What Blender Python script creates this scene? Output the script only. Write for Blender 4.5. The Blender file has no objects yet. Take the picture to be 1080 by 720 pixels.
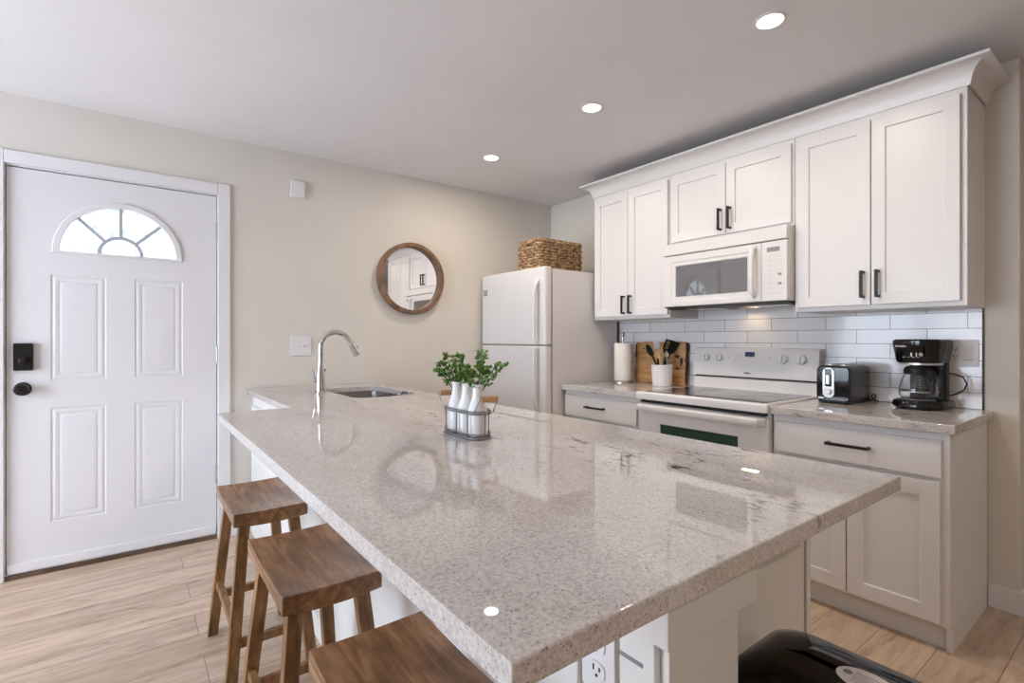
import bpy, bmesh, math, random
from mathutils import Vector, Matrix
random.seed(7)
scene = bpy.context.scene
COL = scene.collection
PI = math.pi

# ------------------------------------------------------------------ camera
cam_d = bpy.data.cameras.new('camera'); cam = bpy.data.objects.new('camera', cam_d); COL.objects.link(cam)
cam_d.sensor_width = 36; cam_d.lens = 36 * 534.0 / 1080; cam_d.shift_y = -2.5 / 1080
cam_d.clip_start = .02
cam.location = (-3.1142, -3.5414, 1.2109); cam.rotation_euler = (PI/2, 0, -math.radians(36.975))
scene.camera = cam

# ------------------------------------------------------------------ world, light, exposure
scene.view_settings.view_transform = 'Standard'; scene.view_settings.look = 'None'
scene.view_settings.exposure = -0.10; scene.view_settings.gamma = 1.0; scene.view_settings.use_curve_mapping = False
world = bpy.data.worlds.new('daylight_sky'); scene.world = world; world.use_nodes = True
bg = world.node_tree.nodes['Background']; bg.inputs[0].default_value = (.80, .90, 1.0, 1); bg.inputs[1].default_value = 8.0
WINDOW_W, LAMP_W, REAR_W, HOOD_W = 64, 7.5, 15, .22
DAY, WARM, HOODC = (.80, .88, 1.0), (1.0, .86, .71), (1.0, .72, .42)

def area_light(name, loc, rot, sx, sy, power, col, shape='RECTANGLE', spread=180, parent=None):
    d = bpy.data.lights.new(name, 'AREA'); d.shape = shape; d.size = sx; d.size_y = sy; d.energy = power; d.color = col
    d.spread = math.radians(spread)
    o = bpy.data.objects.new(name, d); COL.objects.link(o); o.rotation_euler = rot
    o.location = Vector(loc) - (parent.location if parent else Vector((0, 0, 0)))
    if parent: o.parent = parent
    return o
CEIL = 2.445
XL, YB, XR = -5.6, -7.0, 1.6                     # left wall, back wall, hallway wall
W1 = (-2.45, -.28, .22, 2.12)                    # window in the left wall (y0,y1,z0,z1)
area_light('daylight_left_window', (XL - .16, (W1[0]+W1[1])/2, (W1[2]+W1[3])/2), (0, -PI/2, 0), W1[3]-W1[2], W1[1]-W1[0], WINDOW_W, DAY)

# ------------------------------------------------------------------ materials
def mat(name, col, rough=.5, metal=0, spec=.5, trans=0, coat=0, ior=1.45):
    m = bpy.data.materials.new(name); m.use_nodes = True
    b = m.node_tree.nodes['Principled BSDF']
    b.inputs['Base Color'].default_value = (*col, 1); b.inputs['Roughness'].default_value = rough
    b.inputs['Metallic'].default_value = metal; b.inputs['Specular IOR Level'].default_value = spec
    b.inputs['Transmission Weight'].default_value = trans; b.inputs['Coat Weight'].default_value = coat
    b.inputs['IOR'].default_value = ior
    return m
def nt(m): return m.node_tree, m.node_tree.nodes, m.node_tree.links, m.node_tree.nodes['Principled BSDF']
def coords(m, scale=(1, 1, 1), rot=(0, 0, 0)):
    t, n, l, b = nt(m)
    tc = n.new('ShaderNodeTexCoord'); mp = n.new('ShaderNodeMapping'); l.new(tc.outputs['Object'], mp.inputs[0])
    mp.inputs['Scale'].default_value = scale; mp.inputs['Rotation'].default_value = rot
    return mp.outputs[0]
def noise(m, vec, scale, detail=4, rough=.6, dist=0):
    t, n, l, b = nt(m)
    x = n.new('ShaderNodeTexNoise'); l.new(vec, x.inputs['Vector'])
    x.inputs['Scale'].default_value = scale; x.inputs['Detail'].default_value = detail
    x.inputs['Roughness'].default_value = rough; x.inputs['Distortion'].default_value = dist
    return x.outputs['Fac']
def ramp(m, fac, stops):
    t, n, l, b = nt(m)
    r = n.new('ShaderNodeValToRGB'); l.new(fac, r.inputs[0]); e = r.color_ramp.elements
    while len(e) < len(stops): e.new(.5)
    for k, (p, c) in enumerate(stops):
        e[k].position = p; e[k].color = (*c, 1) if len(c) == 3 else c
    return r.outputs[0]
def mix(m, fac, a, b_, mode='MIX'):
    t, n, l, b = nt(m)
    x = n.new('ShaderNodeMix'); x.data_type = 'RGBA'; x.blend_type = mode
    for inp, v in ((x.inputs[0], fac), (x.inputs[6], a), (x.inputs[7], b_)):
        if hasattr(v, 'is_linked') or hasattr(v, 'links'): l.new(v, inp)
        elif isinstance(v, (int, float)): inp.default_value = v
        else: inp.default_value = (*v, 1)
    return x.outputs[2]
def bump(m, h, strength=.2, dist=.002):
    t, n, l, b = nt(m)
    x = n.new('ShaderNodeBump'); l.new(h, x.inputs['Height']); x.inputs['Strength'].default_value = strength
    x.inputs['Distance'].default_value = dist; l.new(x.outputs[0], b.inputs['Normal'])
def setcol(m, c): t, n, l, b = nt(m); l.new(c, b.inputs['Base Color'])

M = {}
def plaster(name, col, s=55):
    m = mat(name, col, .75, spec=.25); v = coords(m)
    setcol(m, ramp(m, noise(m, v, 2.2, 3), [(.3, tuple(c*.975 for c in col)), (.7, tuple(min(1, c*1.02) for c in col))]))
    bump(m, noise(m, v, s, 3), .08, .002); return m
M['wall'] = plaster('wall_paint', (.70, .66, .605))
M['ceiling'] = plaster('ceiling_paint', (.77, .745, .75), 38)
def paint(name, col, rough, s=14):
    m = mat(name, col, rough); v = coords(m)
    bump(m, noise(m, v, s, 2), .012, .002); return m
M['trim'] = paint('trim_paint', (.76, .745, .76), .38)
M['door'] = paint('door_paint', (.74, .725, .745), .42)
M['cab'] = paint('cabinet_paint', (.745, .725, .72), .34)
M['island'] = paint('island_paint', (.76, .74, .72), .42)
M['app'] = paint('appliance_enamel', (.80, .78, .785), .16)
M['app2'] = paint('appliance_plastic', (.74, .715, .70), .3)
M['fridge'] = paint('refrigerator_enamel', (.71, .69, .685), .28, 60)
M['black'] = mat('black_plastic', (.009, .009, .009), .38, spec=.35)
M['gloss'] = mat('black_gloss_plastic', (.006, .006, .007), .07, spec=.55)
M['pull'] = mat('dark_bronze', (.018, .016, .015), .38, .4)
M['grey'] = mat('grey_plastic', (.25, .25, .26), .4)
M['chrome'] = mat('chrome', (.72, .72, .74), .10, 1)
M['steel'] = mat('brushed_steel', (.50, .49, .48), .27, 1)
M['silver'] = mat('silver_plastic', (.62, .62, .63), .28, .7)
M['wire'] = mat('galvanised_wire', (.24, .24, .25), .42, .8)
M['cer'] = mat('white_ceramic', (.82, .81, .81), .18)
M['paper'] = paint('paper_towel', (.84, .80, .76), .9, 90)
M['screen'] = mat('blue_display', (.012, .018, .10), .15)
M['mglass'] = mat('microwave_glass', (.13, .125, .125), .03, spec=1.0, ior=1.6)
M['oglass'] = mat('oven_glass', (.012, .055, .03), .08, spec=.6)
M['cooktop'] = mat('cooktop_glass', (.03, .03, .033), .06, spec=.8)
M['mirror'] = mat('mirror_silver', (.88, .88, .88), .015, 1)
M['label'] = mat('sticker_paper', (.72, .68, .67), .5)
M['ink'] = mat('grey_print', (.22, .20, .20), .6)
M['white_ink'] = mat('white_print', (.80, .80, .80), .5)
M['glass'] = mat('clear_glass', (.96, .97, .97), .02, trans=1)
M['bulb'] = mat('lamp_lens', (1, 1, 1), .5)
b_ = M['bulb'].node_tree.nodes['Principled BSDF']; b_.inputs['Emission Color'].default_value = (1, .93, .82, 1); b_.inputs['Emission Strength'].default_value = 9

def pane_mat(name, tint, gloss=.06, pat=False):
    m = bpy.data.materials.new(name); m.use_nodes = True; t = m.node_tree; n = t.nodes; l = t.links; n.clear()
    out = n.new('ShaderNodeOutputMaterial'); mx = n.new('ShaderNodeMixShader'); tr = n.new('ShaderNodeBsdfTransparent'); gl = n.new('ShaderNodeBsdfGlossy')
    gl.inputs['Roughness'].default_value = .02; mx.inputs[0].default_value = gloss; tr.inputs[0].default_value = (*tint, 1)
    if pat:
        tc = n.new('ShaderNodeTexCoord'); ns = n.new('ShaderNodeTexNoise'); l.new(tc.outputs['Object'], ns.inputs['Vector'])
        ns.inputs['Scale'].default_value = 26; ns.inputs['Detail'].default_value = 6
        r = n.new('ShaderNodeValToRGB'); l.new(ns.outputs['Fac'], r.inputs[0]); e = r.color_ramp.elements
        e[0].position = .36; e[0].color = (.37, .385, .395, 1); e[1].position = .50; e[1].color = (.62, .63, .64, 1); l.new(r.outputs[0], tr.inputs[0])
    l.new(tr.outputs[0], mx.inputs[1]); l.new(gl.outputs[0], mx.inputs[2]); l.new(mx.outputs[0], out.inputs[0]); return m
M['pane'] = pane_mat('window_pane', (.97, .98, 1)); M['fanpane'] = pane_mat('fanlight_pane', (.6, .6, .6), .02, True)

def granite():
    m = mat('pale_granite', (.5, .47, .45), .014, spec=.6); t, n, l, b = nt(m)
    v = coords(m); vs = coords(m, (1.2, .35, 1.2), (0, 0, .35))
    base = ramp(m, noise(m, v, 170, 6, .75), [(.30, (.33, .30, .30)), (.42, (.50, .475, .465)), (.54, (.64, .62, .61)), (.72, (.75, .735, .73))])
    cloud = ramp(m, noise(m, vs, 2.4, 5, .65, .7), [(.28, (.78, .72, .69)), (.46, (.96, .925, .91)), (.60, (1.03, 1.01, 1.0)), (.74, (1.14, 1.14, 1.14))])
    c = mix(m, 1, base, cloud, 'MULTIPLY')
    # burgundy grains
    vo = n.new('ShaderNodeTexVoronoi'); l.new(v, vo.inputs['Vector']); vo.inputs['Scale'].default_value = 210
    g1 = ramp(m, vo.outputs['Distance'], [(.16, (1, 1, 1)), (.34, (0, 0, 0))])
    pick = ramp(m, noise(m, v, 95, 3), [(.50, (0, 0, 0)), (.60, (.9, .9, .9))])
    f1 = mix(m, 1, g1, pick, 'MULTIPLY'); c = mix(m, f1, c, (.13, .095, .10))
    # dark mineral streaks, scattered
    vs2 = coords(m, (11, 3.4, 11), (0, 0, -.25))
    st = ramp(m, noise(m, vs2, 3.3, 6, .7, .9), [(.578, (0, 0, 0)), (.615, (1, 1, 1))])
    where = ramp(m, noise(m, v, 2.6, 2), [(.40, (0, 0, 0)), (.52, (1, 1, 1))])
    # the dark minerals gather in the part of the slab towards the range
    sx = n.new('ShaderNodeSeparateXYZ'); l.new(v, sx.inputs[0]); mr = n.new('ShaderNodeMapRange'); l.new(sx.outputs[0], mr.inputs[0])
    mr.inputs[1].default_value = -2.45; mr.inputs[2].default_value = -2.05; mr.inputs[3].default_value = .0; mr.inputs[4].default_value = 1
    f2 = mix(m, 1, mix(m, 1, st, where, 'MULTIPLY'), mr.outputs[0], 'MULTIPLY'); c = mix(m, f2, c, (.085, .08, .085))
    setcol(m, c); return m
M['granite'] = granite()

def wood(name, dark, mid, light, axis, scale=1.0, rough=.4, contrast=1.0):
    m = mat(name, mid, rough, spec=.45)
    s = [26, 26, 26]; s[axis] = 3.0
    v = coords(m, tuple(x*scale for x in s)); v2 = coords(m)
    g = ramp(m, noise(m, v, 1.6, 6, .62, .5), [(.28, dark), (.5, mid), (.74, light)])
    blot = ramp(m, noise(m, v2, 7.5*scale, 3, .55), [(.30, (.58, .52, .50)), (.50, (1, 1, 1)), (.70, (1.34, 1.24, 1.12))])
    setcol(m, mix(m, .8, g, blot, 'MULTIPLY')); bump(m, noise(m, v, 1.6, 6, .6), .12, .001); return m
sd, sm_, sl = (.11, .050, .022), (.24, .118, .055), (.40, .225, .12)
M['seat'] = wood('stained_seat_wood', sd, sm_, sl, 1, 1, .27)
M['legwood'] = wood('stained_leg_wood', (.10, .045, .017), (.23, .118, .048), (.38, .215, .10), 2, 1, .42)
M['frame'] = wood('mirror_frame_wood', (.10, .055, .03), (.20, .115, .065), (.30, .18, .11), 2, 1.2, .5)
M['board'] = wood('cutting_board_wood', (.27, .13, .05), (.52, .29, .12), (.68, .43, .22), 1, .55, .5)
M['bark'] = wood('bark_edge', (.02, .012, .008), (.05, .03, .02), (.10, .06, .04), 2, 2, .8)
M['handle_wood'] = wood('turned_handle_wood', (.34, .18, .08), (.52, .30, .15), (.62, .40, .22), 0, 2, .5)
M['utensil_wood'] = wood('utensil_wood', (.42, .25, .11), (.60, .40, .20), (.70, .50, .29), 2, 2, .55)
M['threshold'] = wood('threshold_wood', (.06, .035, .02), (.13, .08, .05), (.2, .13, .08), 0, 1, .5)
M['ply'] = wood('plywood_subtop', (.50, .40, .32), (.62, .52, .43), (.7, .6, .5), 1, 1, .6)

def floor_mat():
    m = mat('plank_flooring', (.5, .4, .3), .34, spec=.4); t, n, l, b = nt(m)
    v = coords(m)
    br = n.new('ShaderNodeTexBrick'); l.new(v, br.inputs['Vector'])
    br.offset = .37; br.offset_frequency = 2; br.squash = 1
    br.inputs['Color1'].default_value = (0, 0, 0, 1); br.inputs['Color2'].default_value = (1, 1, 1, 1); br.inputs['Mortar'].default_value = (.5, .5, .5, 1)
    br.inputs['Scale'].default_value = 1; br.inputs['Mortar Size'].default_value = .0016; br.inputs['Mortar Smooth'].default_value = .3
    br.inputs['Brick Width'].default_value = 1.22; br.inputs['Row Height'].default_value = .185
    # shift the grain per plank
    add = n.new('ShaderNodeVectorMath'); add.operation = 'MULTIPLY_ADD'; l.new(br.outputs['Color'], add.inputs[0]); add.inputs[1].default_value = (7, 3, 5); l.new(v, add.inputs[2])
    mp = n.new('ShaderNodeMapping'); l.new(add.outputs[0], mp.inputs[0]); mp.inputs['Scale'].default_value = (1.5, 11, 1)
    g = ramp(m, noise(m, mp.outputs[0], 2.0, 9, .72, .25), [(.22, (.19, .125, .085)), (.36, (.41, .30, .215)), (.54, (.56, .43, .325)), (.78, (.66, .53, .415))])
    mp2 = n.new('ShaderNodeMapping'); l.new(add.outputs[0], mp2.inputs[0]); mp2.inputs['Scale'].default_value = (2.6, 9, 1)
    kn_ = ramp(m, noise(m, mp2.outputs[0], 1.5, 4, .6, 1.2), [(.30, (.58, .52, .50)), (.42, (1, 1, 1))]); g = mix(m, .8, g, kn_, 'MULTIPLY')
    tone = ramp(m, br.outputs['Color'], [(0, (.88, .85, .82)), (.5, (1, 1, 1)), (1, (1.10, 1.07, 1.04))])
    c = mix(m, 1, g, tone, 'MULTIPLY'); c = mix(m, br.outputs['Fac'], c, (.24, .165, .115))
    setcol(m, c); inv = n.new('ShaderNodeMath'); inv.operation = 'SUBTRACT'; inv.inputs[0].default_value = 1; l.new(br.outputs['Fac'], inv.inputs[1])
    bump(m, inv.outputs[0], .25, .002); return m
M['floor'] = floor_mat()

def tile_mat():
    m = mat('white_subway_tile', (.78, .77, .79), .10, spec=.6); t, n, l, b = nt(m)
    tc = n.new('ShaderNodeTexCoord'); sp = n.new('ShaderNodeSeparateXYZ'); l.new(tc.outputs['Object'], sp.inputs[0])
    cb = n.new('ShaderNodeCombineXYZ'); l.new(sp.outputs[1], cb.inputs[0]); l.new(sp.outputs[2], cb.inputs[1])
    mp = n.new('ShaderNodeMapping'); l.new(cb.outputs[0], mp.inputs[0]); mp.inputs['Location'].default_value = (2.839 + .3005*20, -.8955 + .0745*10, 0)
    br = n.new('ShaderNodeTexBrick'); l.new(mp.outputs[0], br.inputs['Vector']); br.offset = .5
    br.inputs['Scale'].default_value = 1; br.inputs['Brick Width'].default_value = .3005; br.inputs['Row Height'].default_value = .0745
    br.inputs['Mortar Size'].default_value = .0016; br.inputs['Mortar Smooth'].default_value = .15
    br.inputs['Color1'].default_value = (.74, .725, .735, 1); br.inputs['Color2'].default_value = (.82, .81, .83, 1); br.inputs['Mortar'].default_value = (.17, .145, .13, 1)
    l.new(br.outputs['Color'], b.inputs['Base Color'])
    inv = n.new('ShaderNodeMath'); inv.operation = 'SUBTRACT'; inv.inputs[0].default_value = 1; l.new(br.outputs['Fac'], inv.inputs[1])
    wob = noise(m, mp.outputs[0], 9, 2); ad = n.new('ShaderNodeMath'); ad.operation = 'MULTIPLY_ADD'; l.new(wob, ad.inputs[0]); ad.inputs[1].default_value = .6; l.new(inv.outputs[0], ad.inputs[2])
    bump(m, ad.outputs[0], .35, .003); return m
M['tile'] = tile_mat()

def weave_mat():
    m = mat('woven_rush', (.36, .2, .09), .7); v = coords(m, (1, 1, 1))
    setcol(m, ramp(m, noise(m, v, 42, 3, .7), [(.30, (.075, .04, .018)), (.46, (.235, .14, .07)), (.58, (.43, .285, .15)), (.74, (.66, .50, .31))])); return m
M['weave'] = weave_mat()
def leaf_mat():
    m = mat('green_leaf', (.07, .17, .04), .45); v = coords(m)
    setcol(m, ramp(m, noise(m, v, 45, 2), [(.3, (.05, .13, .04)), (.5, (.15, .31, .07)), (.7, (.34, .52, .15))])); return m
M['leaf'] = leaf_mat(); M['stem'] = mat('brown_stem', (.10, .06, .035), .7)

# ------------------------------------------------------------------ mesh helpers
def wloc(o):
    v = Vector((0, 0, 0))
    while o: v = v + o.location; o = o.parent
    return v
def obj(name, bm, m, parent=None, bevel=0, smooth=35, local=False, segs=2):
    """link a bmesh as one mesh object; vertices are given in world space unless local"""
    if parent is not None and not local:
        bmesh.ops.translate(bm, verts=bm.verts, vec=-wloc(parent))
    bmesh.ops.recalc_face_normals(bm, faces=bm.faces)
    me = bpy.data.meshes.new(name); bm.to_mesh(me); bm.free()
    me.materials.append(m if not isinstance(m, str) else M[m])
    if smooth:
        for p in me.polygons: p.use_smooth = True
        me.set_sharp_from_angle(angle=math.radians(smooth))
    o = bpy.data.objects.new(name, me); COL.objects.link(o)
    if parent is not None: o.parent = parent
    if bevel:
        md = o.modifiers.new('edge_round', 'BEVEL'); md.width = bevel; md.segments = segs; md.limit_method = 'ANGLE'; md.angle_limit = math.radians(40)
        md.harden_normals = True
    return o
def tag(o, label, cat, group=None):
    o['label'] = label; o['category'] = cat
    if group: o['group'] = group
    return o
def thing(name, label, cat, loc, rz=0, group=None):
    o = bpy.data.objects.new(name, None); COL.objects.link(o); o.location = loc; o.rotation_euler = (0, 0, rz)
    o.empty_display_size = .05
    return tag(o, label, cat, group)
def struct(o): o['kind'] = 'structure'; return o
def dup(root, loc, label, rz=None):
    r = root.copy(); COL.objects.link(r); r.location = loc; r['label'] = label
    if rz is not None: r.rotation_euler = (0, 0, rz)
    def kids(a, b):
        for ch in list(a.children):
            c = ch.copy(); COL.objects.link(c); c.parent = b; kids(ch, c)
    kids(root, r); return r
def nb(): return bmesh.new()
def box(bm, x0, x1, y0, y1, z0, z1):
    vs = [bm.verts.new((x, y, z)) for x in (x0, x1) for y in (y0, y1) for z in (z0, z1)]
    for f in ((0, 1, 3, 2), (4, 6, 7, 5), (0, 4, 5, 1), (2, 3, 7, 6), (0, 2, 6, 4), (1, 5, 7, 3)): bm.faces.new([vs[i] for i in f])
    return vs
def bx(*a): bm = nb(); box(bm, *a); return bm
def bar(bm, p, q, w, h=None, up=(0, 0, 1), w2=None, h2=None):
    """rectangular bar from p to q"""
    p, q = Vector(p), Vector(q); h = h or w; w2 = w2 or w; h2 = h2 or h
    d = (q - p).normalized(); u = Vector(up)
    if abs(d.dot(u)) > .98: u = Vector((0, 1, 0))
    s = d.cross(u).normalized(); t = s.cross(d)
    vs = []
    for c, a, b in ((p, w, h), (q, w2, h2)):
        vs += [bm.verts.new(c + s*i*a/2 + t*j*b/2) for i, j in ((-1, -1), (1, -1), (1, 1), (-1, 1))]
    bm.faces.new(vs[:4][::-1]); bm.faces.new(vs[4:])
    for k in range(4): bm.faces.new((vs[k], vs[(k+1) % 4], vs[4+(k+1) % 4], vs[4+k]))
    return vs
def tube(bm, pts, r, seg=10, cap=True, closed=False):
    pts = [Vector(p) for p in pts]; n = len(pts); rs = r if isinstance(r, (list, tuple)) else [r]*n
    rings = []; prev = None
    for i, p in enumerate(pts):
        if closed: d = (pts[(i+1) % n] - pts[i-1]).normalized()
        else: d = (pts[min(i+1, n-1)] - pts[max(i-1, 0)]).normalized()
        if prev is None:
            u = Vector((0, 0, 1)) if abs(d.z) < .9 else Vector((1, 0, 0))
            a = d.cross(u).normalized()
        else: a = (prev - d*prev.dot(d)).normalized()
        prev = a; b = d.cross(a)
        rings.append([bm.verts.new(p + (a*math.cos(t) + b*math.sin(t))*rs[i]) for t in [2*PI*k/seg for k in range(seg)]])
    for i in range(n if closed else n-1):
        A, B = rings[i], rings[(i+1) % n]
        for k in range(seg): bm.faces.new((A[k], A[(k+1) % seg], B[(k+1) % seg], B[k]))
    if cap and not closed: bm.faces.new(rings[0][::-1]); bm.faces.new(rings[-1])
def lathe(bm, prof, c=(0, 0, 0), seg=32, mtx=None, ripple=None):
    """profile [(radius, height)] spun round z through c"""
    c = Vector(c); rings = []
    for r, z in prof:
        if r < 1e-6: rings.append([bm.verts.new(Vector((0, 0, z)))])
        else:
            rings.append([bm.verts.new(Vector((r*(1 + (ripple(k, z) if ripple else 0))*math.cos(2*PI*k/seg), r*(1 + (ripple(k, z) if ripple else 0))*math.sin(2*PI*k/seg), z))) for k in range(seg)])
    for A, B in zip(rings, rings[1:]):
        for k in range(seg):
            j = (k+1) % seg
            if len(A) == 1 and len(B) == 1: continue
            if len(A) == 1: bm.faces.new((A[0], B[j], B[k]))
            elif len(B) == 1: bm.faces.new((A[k], A[j], B[0]))
            else: bm.faces.new((A[k], A[j], B[j], B[k]))
    for R, flip in ((rings[0], True), (rings[-1], False)):
        if len(R) > 2: bm.faces.new(R[::-1] if flip else R)
    vs = [v for R in rings for v in R]
    if mtx is not None: bmesh.ops.transform(bm, matrix=mtx, verts=vs)
    bmesh.ops.translate(bm, verts=vs, vec=c); return vs
AX_X = Matrix.Rotation(-PI/2, 4, 'Y')          # lathe axis turned to -x
AX_Y = Matrix.Rotation(PI/2, 4, 'X')           # lathe axis turned to -y
def prism(bm, poly, o, u, v, depth):
    """2-D polygon (a,b) placed at o + a*u + b*v, extruded along depth"""
    o, u, v, d = Vector(o), Vector(u), Vector(v), Vector(depth)
    A = [bm.verts.new(o + u*a + v*b) for a, b in poly]; B = [bm.verts.new(x.co + d) for x in A]
    bm.faces.new(A[::-1]); bm.faces.new(B); n = len(A)
    for k in range(n): bm.faces.new((A[k], A[(k+1) % n], B[(k+1) % n], B[k]))
    return A + B
def rrect(x0, x1, y0, y1, r, n=6):
    p = []
    for cx, cy, a0 in ((x1-r, y1-r, 0), (x0+r, y1-r, PI/2), (x0+r, y0+r, PI), (x1-r, y0+r, 1.5*PI)):
        p += [(cx + r*math.cos(a0 + PI/2*k/n), cy + r*math.sin(a0 + PI/2*k/n)) for k in range(n+1)]
    return p
def loft(bm, loops, caps=True):
    L = [[bm.verts.new(Vector(p)) for p in lp] for lp in loops]
    for A, B in zip(L, L[1:]):
        n = len(A)
        for k in range(n): bm.faces.new((A[k], A[(k+1) % n], B[(k+1) % n], B[k]))
    if caps: bm.faces.new(L[0][::-1]); bm.faces.new(L[-1])
    return L
def plate_with_holes(bm, outer, holes, place, depth):
    """flat slab with through holes: outer and holes are 2-D loops, place maps (a,b) to 3-D"""
    def loop(pts):
        vs = [bm.verts.new(place(a, b)) for a, b in pts]
        es = [bm.edges.new((vs[k], vs[(k+1) % len(vs)])) for k in range(len(vs))]
        return vs, es
    edges = []
    for lp in [outer] + holes: edges += loop(lp)[1]
    r = bmesh.ops.triangle_fill(bm, use_beauty=True, use_dissolve=False, edges=edges)
    fs = [g for g in r['geom'] if isinstance(g, bmesh.types.BMFace)]
    if depth is not None:
        e = bmesh.ops.extrude_face_region(bm, geom=fs)
        vs = [g for g in e['geom'] if isinstance(g, bmesh.types.BMVert)]
        bmesh.ops.translate(bm, verts=vs, vec=Vector(depth))
def text_bm(body, size, depth, mtx):
    cu = bpy.data.curves.new('lettering', 'FONT'); cu.body = body; cu.size = size; cu.extrude = depth; cu.align_x = 'CENTER'; cu.align_y = 'CENTER'
    t = bpy.data.objects.new('lettering', cu); COL.objects.link(t)
    dg = bpy.context.evaluated_depsgraph_get(); me = bpy.data.meshes.new_from_object(t.evaluated_get(dg))
    bm = nb(); bm.from_mesh(me); bmesh.ops.transform(bm, matrix=mtx, verts=bm.verts)
    bpy.data.objects.remove(t); bpy.data.curves.remove(cu); bpy.data.meshes.remove(me); return bm

# ------------------------------------------------------------------ the room
DX0, DX1, DTOP = -3.612, -2.698, 2.078           # entry door
struct(obj('floor', bx(XL-.3, XR+.2, YB-.3, .3, -.06, 0), 'floor'))
struct(obj('ceiling', bx(XL-.3, XR+.2, YB-.3, .3, CEIL, CEIL+.08), 'ceiling'))
bm = nb(); box(bm, XL-.15, DX0-.02, 0, .14, 0, CEIL); box(bm, DX1+.02, XR+.15, 0, .14, 0, CEIL); box(bm, DX0-.02, DX1+.02, 0, .14, DTOP+.018, CEIL)
struct(obj('wall_back', bm, 'wall'))
struct(obj('wall_right', bx(0, .13, -3.108, 0, 0, CEIL), 'wall', bevel=.008))
struct(obj('wall_hallway', bx(XR, XR+.15, YB, 0, 0, CEIL), 'wall'))
bm = nb(); y0, y1, z0, z1 = W1
box(bm, XL-.15, XL, YB, y0, 0, CEIL); box(bm, XL-.15, XL, y1, 0, 0, CEIL); box(bm, XL-.15, XL, y0, y1, 0, z0); box(bm, XL-.15, XL, y0, y1, z1, CEIL)
struct(obj('wall_left', bm, 'wall'))
bm = bx(XL-.15, XR+.15, YB-.15, YB, 0, CEIL)
struct(obj('wall_front', bm, 'wall'))
def glazing(name, a0, a1, z0, z1, vert, pos):
    f = nb(); w = .06
    def B(bm, p0, p1, q0, q1, t):
        if vert: box(bm, pos-.1, pos-.1+t, p0, p1, q0, q1)
        else: box(bm, p0, p1, pos-.1, pos-.1+t, q0, q1)
    mid = (a0+a1)/2
    for p in ((a0, a0+w, z0, z1), (a1-w, a1, z0, z1), (a0+w, a1-w, z0, z0+w), (a0+w, a1-w, z1-w, z1), (mid-.03, mid+.03, z0+w, z1-w)): B(f, *p, .06)
    fr = struct(obj(name, f, 'trim'))
    g = nb(); B(g, a0+w, mid-.03, z0+w, z1-w, .006); B(g, mid+.03, a1-w, z0+w, z1-w, .006); obj('window_pane', g, 'pane', fr)
glazing('window_1', *W1, True, XL)
# skirting
struct(obj('baseboard_back', bx(DX1+.065, -2.50, -.014, 0, 0, .10), 'trim', bevel=.003))
bm = nb(); box(bm, -.014, 0, -3.122, -3.006, 0, .105); box(bm, 0, .13, -3.122, -3.108, 0, .105)
struct(obj('baseboard_right', bm, 'trim', bevel=.003))
# door casing and jamb
bm = nb(); cw = .066
box(bm, DX0-.006-cw, DX0-.006, -.018, 0, 0, DTOP+.012+cw); box(bm, DX1+.006, DX1+.006+cw, -.018, 0, 0, DTOP+.012+cw); box(bm, DX0-.006, DX1+.006, -.018, 0, DTOP+.012, DTOP+.012+cw)
struct(obj('trim_1', bm, 'trim', bevel=.004))
bm = nb(); box(bm, DX0-.02, DX0-.004, 0, .14, 0, DTOP+.018); box(bm, DX1+.004, DX1+.02, 0, .14, 0, DTOP+.018); box(bm, DX0-.004, DX1+.004, 0, .14, DTOP+.005, DTOP+.018)
struct(obj('trim_2', bm, 'trim'))
bm = nb()
for a, b in ((DX0-.0045, DX0-.0002), (DX1+.0002, DX1+.0045)): box(bm, a, b, .020, .03, .03, DTOP+.004)
box(bm, DX0, DX1, .020, .03, DTOP+.0005, DTOP+.0055); GAP_SHADE = bm
struct(obj('trim_3', bx(DX0-.004, DX1+.004, -.004, .14, 0, .024), 'threshold', bevel=.003))

# ------------------------------------------------------------------ entry door
FY = .006; FCX, FCZ, FR = -3.158, 1.676, .284
def fan(r, c=(FCX, FCZ), n=24, rz=1.0): return [(c[0] + r*math.cos(PI*k/n), c[1] + r*rz*math.sin(PI*k/n)) for k in range(n+1)]
PAN = [(-3.448, -3.221, .995, 1.548), (-3.097, -2.870, .995, 1.548), (-3.448, -3.221, .258, .853), (-3.097, -2.870, .258, .853)]
def rect(a): return [(a[0], a[2]), (a[1], a[2]), (a[1], a[3]), (a[0], a[3])]
bm = nb()
plate_with_holes(bm, rect((DX0, DX1, .045, DTOP)), [rect(p) for p in PAN] + [fan(FR-.02, n=24)], lambda a, b: Vector((a, FY, b)), None)
def ins(a, t): return [(a[0]+t, a[2]+t), (a[1]-t, a[2]+t), (a[1]-t, a[3]-t), (a[0]+t, a[3]-t)]
for p in PAN:
    steps = [(0, FY), (.004, FY+.004), (.011, FY+.004), (.016, FY+.0015), (.022, FY+.0015), (.036, FY+.0065), (.044, FY+.0035), (.05, FY+.003)]
    L = loft(bm, [[(a, y, b) for a, b in ins(p, t)] for t, y in steps], caps=False); bm.faces.new(L[-1])
plate_with_holes(bm, rect((DX0, DX1, .045, DTOP)), [fan(FR-.02)], lambda a, b: Vector((a, FY+.042, b)), None)
loft(bm, [[(a, y, b) for a, b in rect((DX0, DX1, .045, DTOP))] for y in (FY, FY+.042)], caps=False)
loft(bm, [[(a, y, b) for a, b in fan(FR-.02)] for y in (FY, FY+.042)], caps=False)
bmesh.ops.remove_doubles(bm, verts=bm.verts, dist=1e-5)
door = struct(obj('door_1', bm, 'door', smooth=20)); door['label'] = 'white panelled entry door with a half-round window'
obj('gap_shade', GAP_SHADE, 'black', door)  # black strips that paint the shade into the gap round the door
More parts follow.
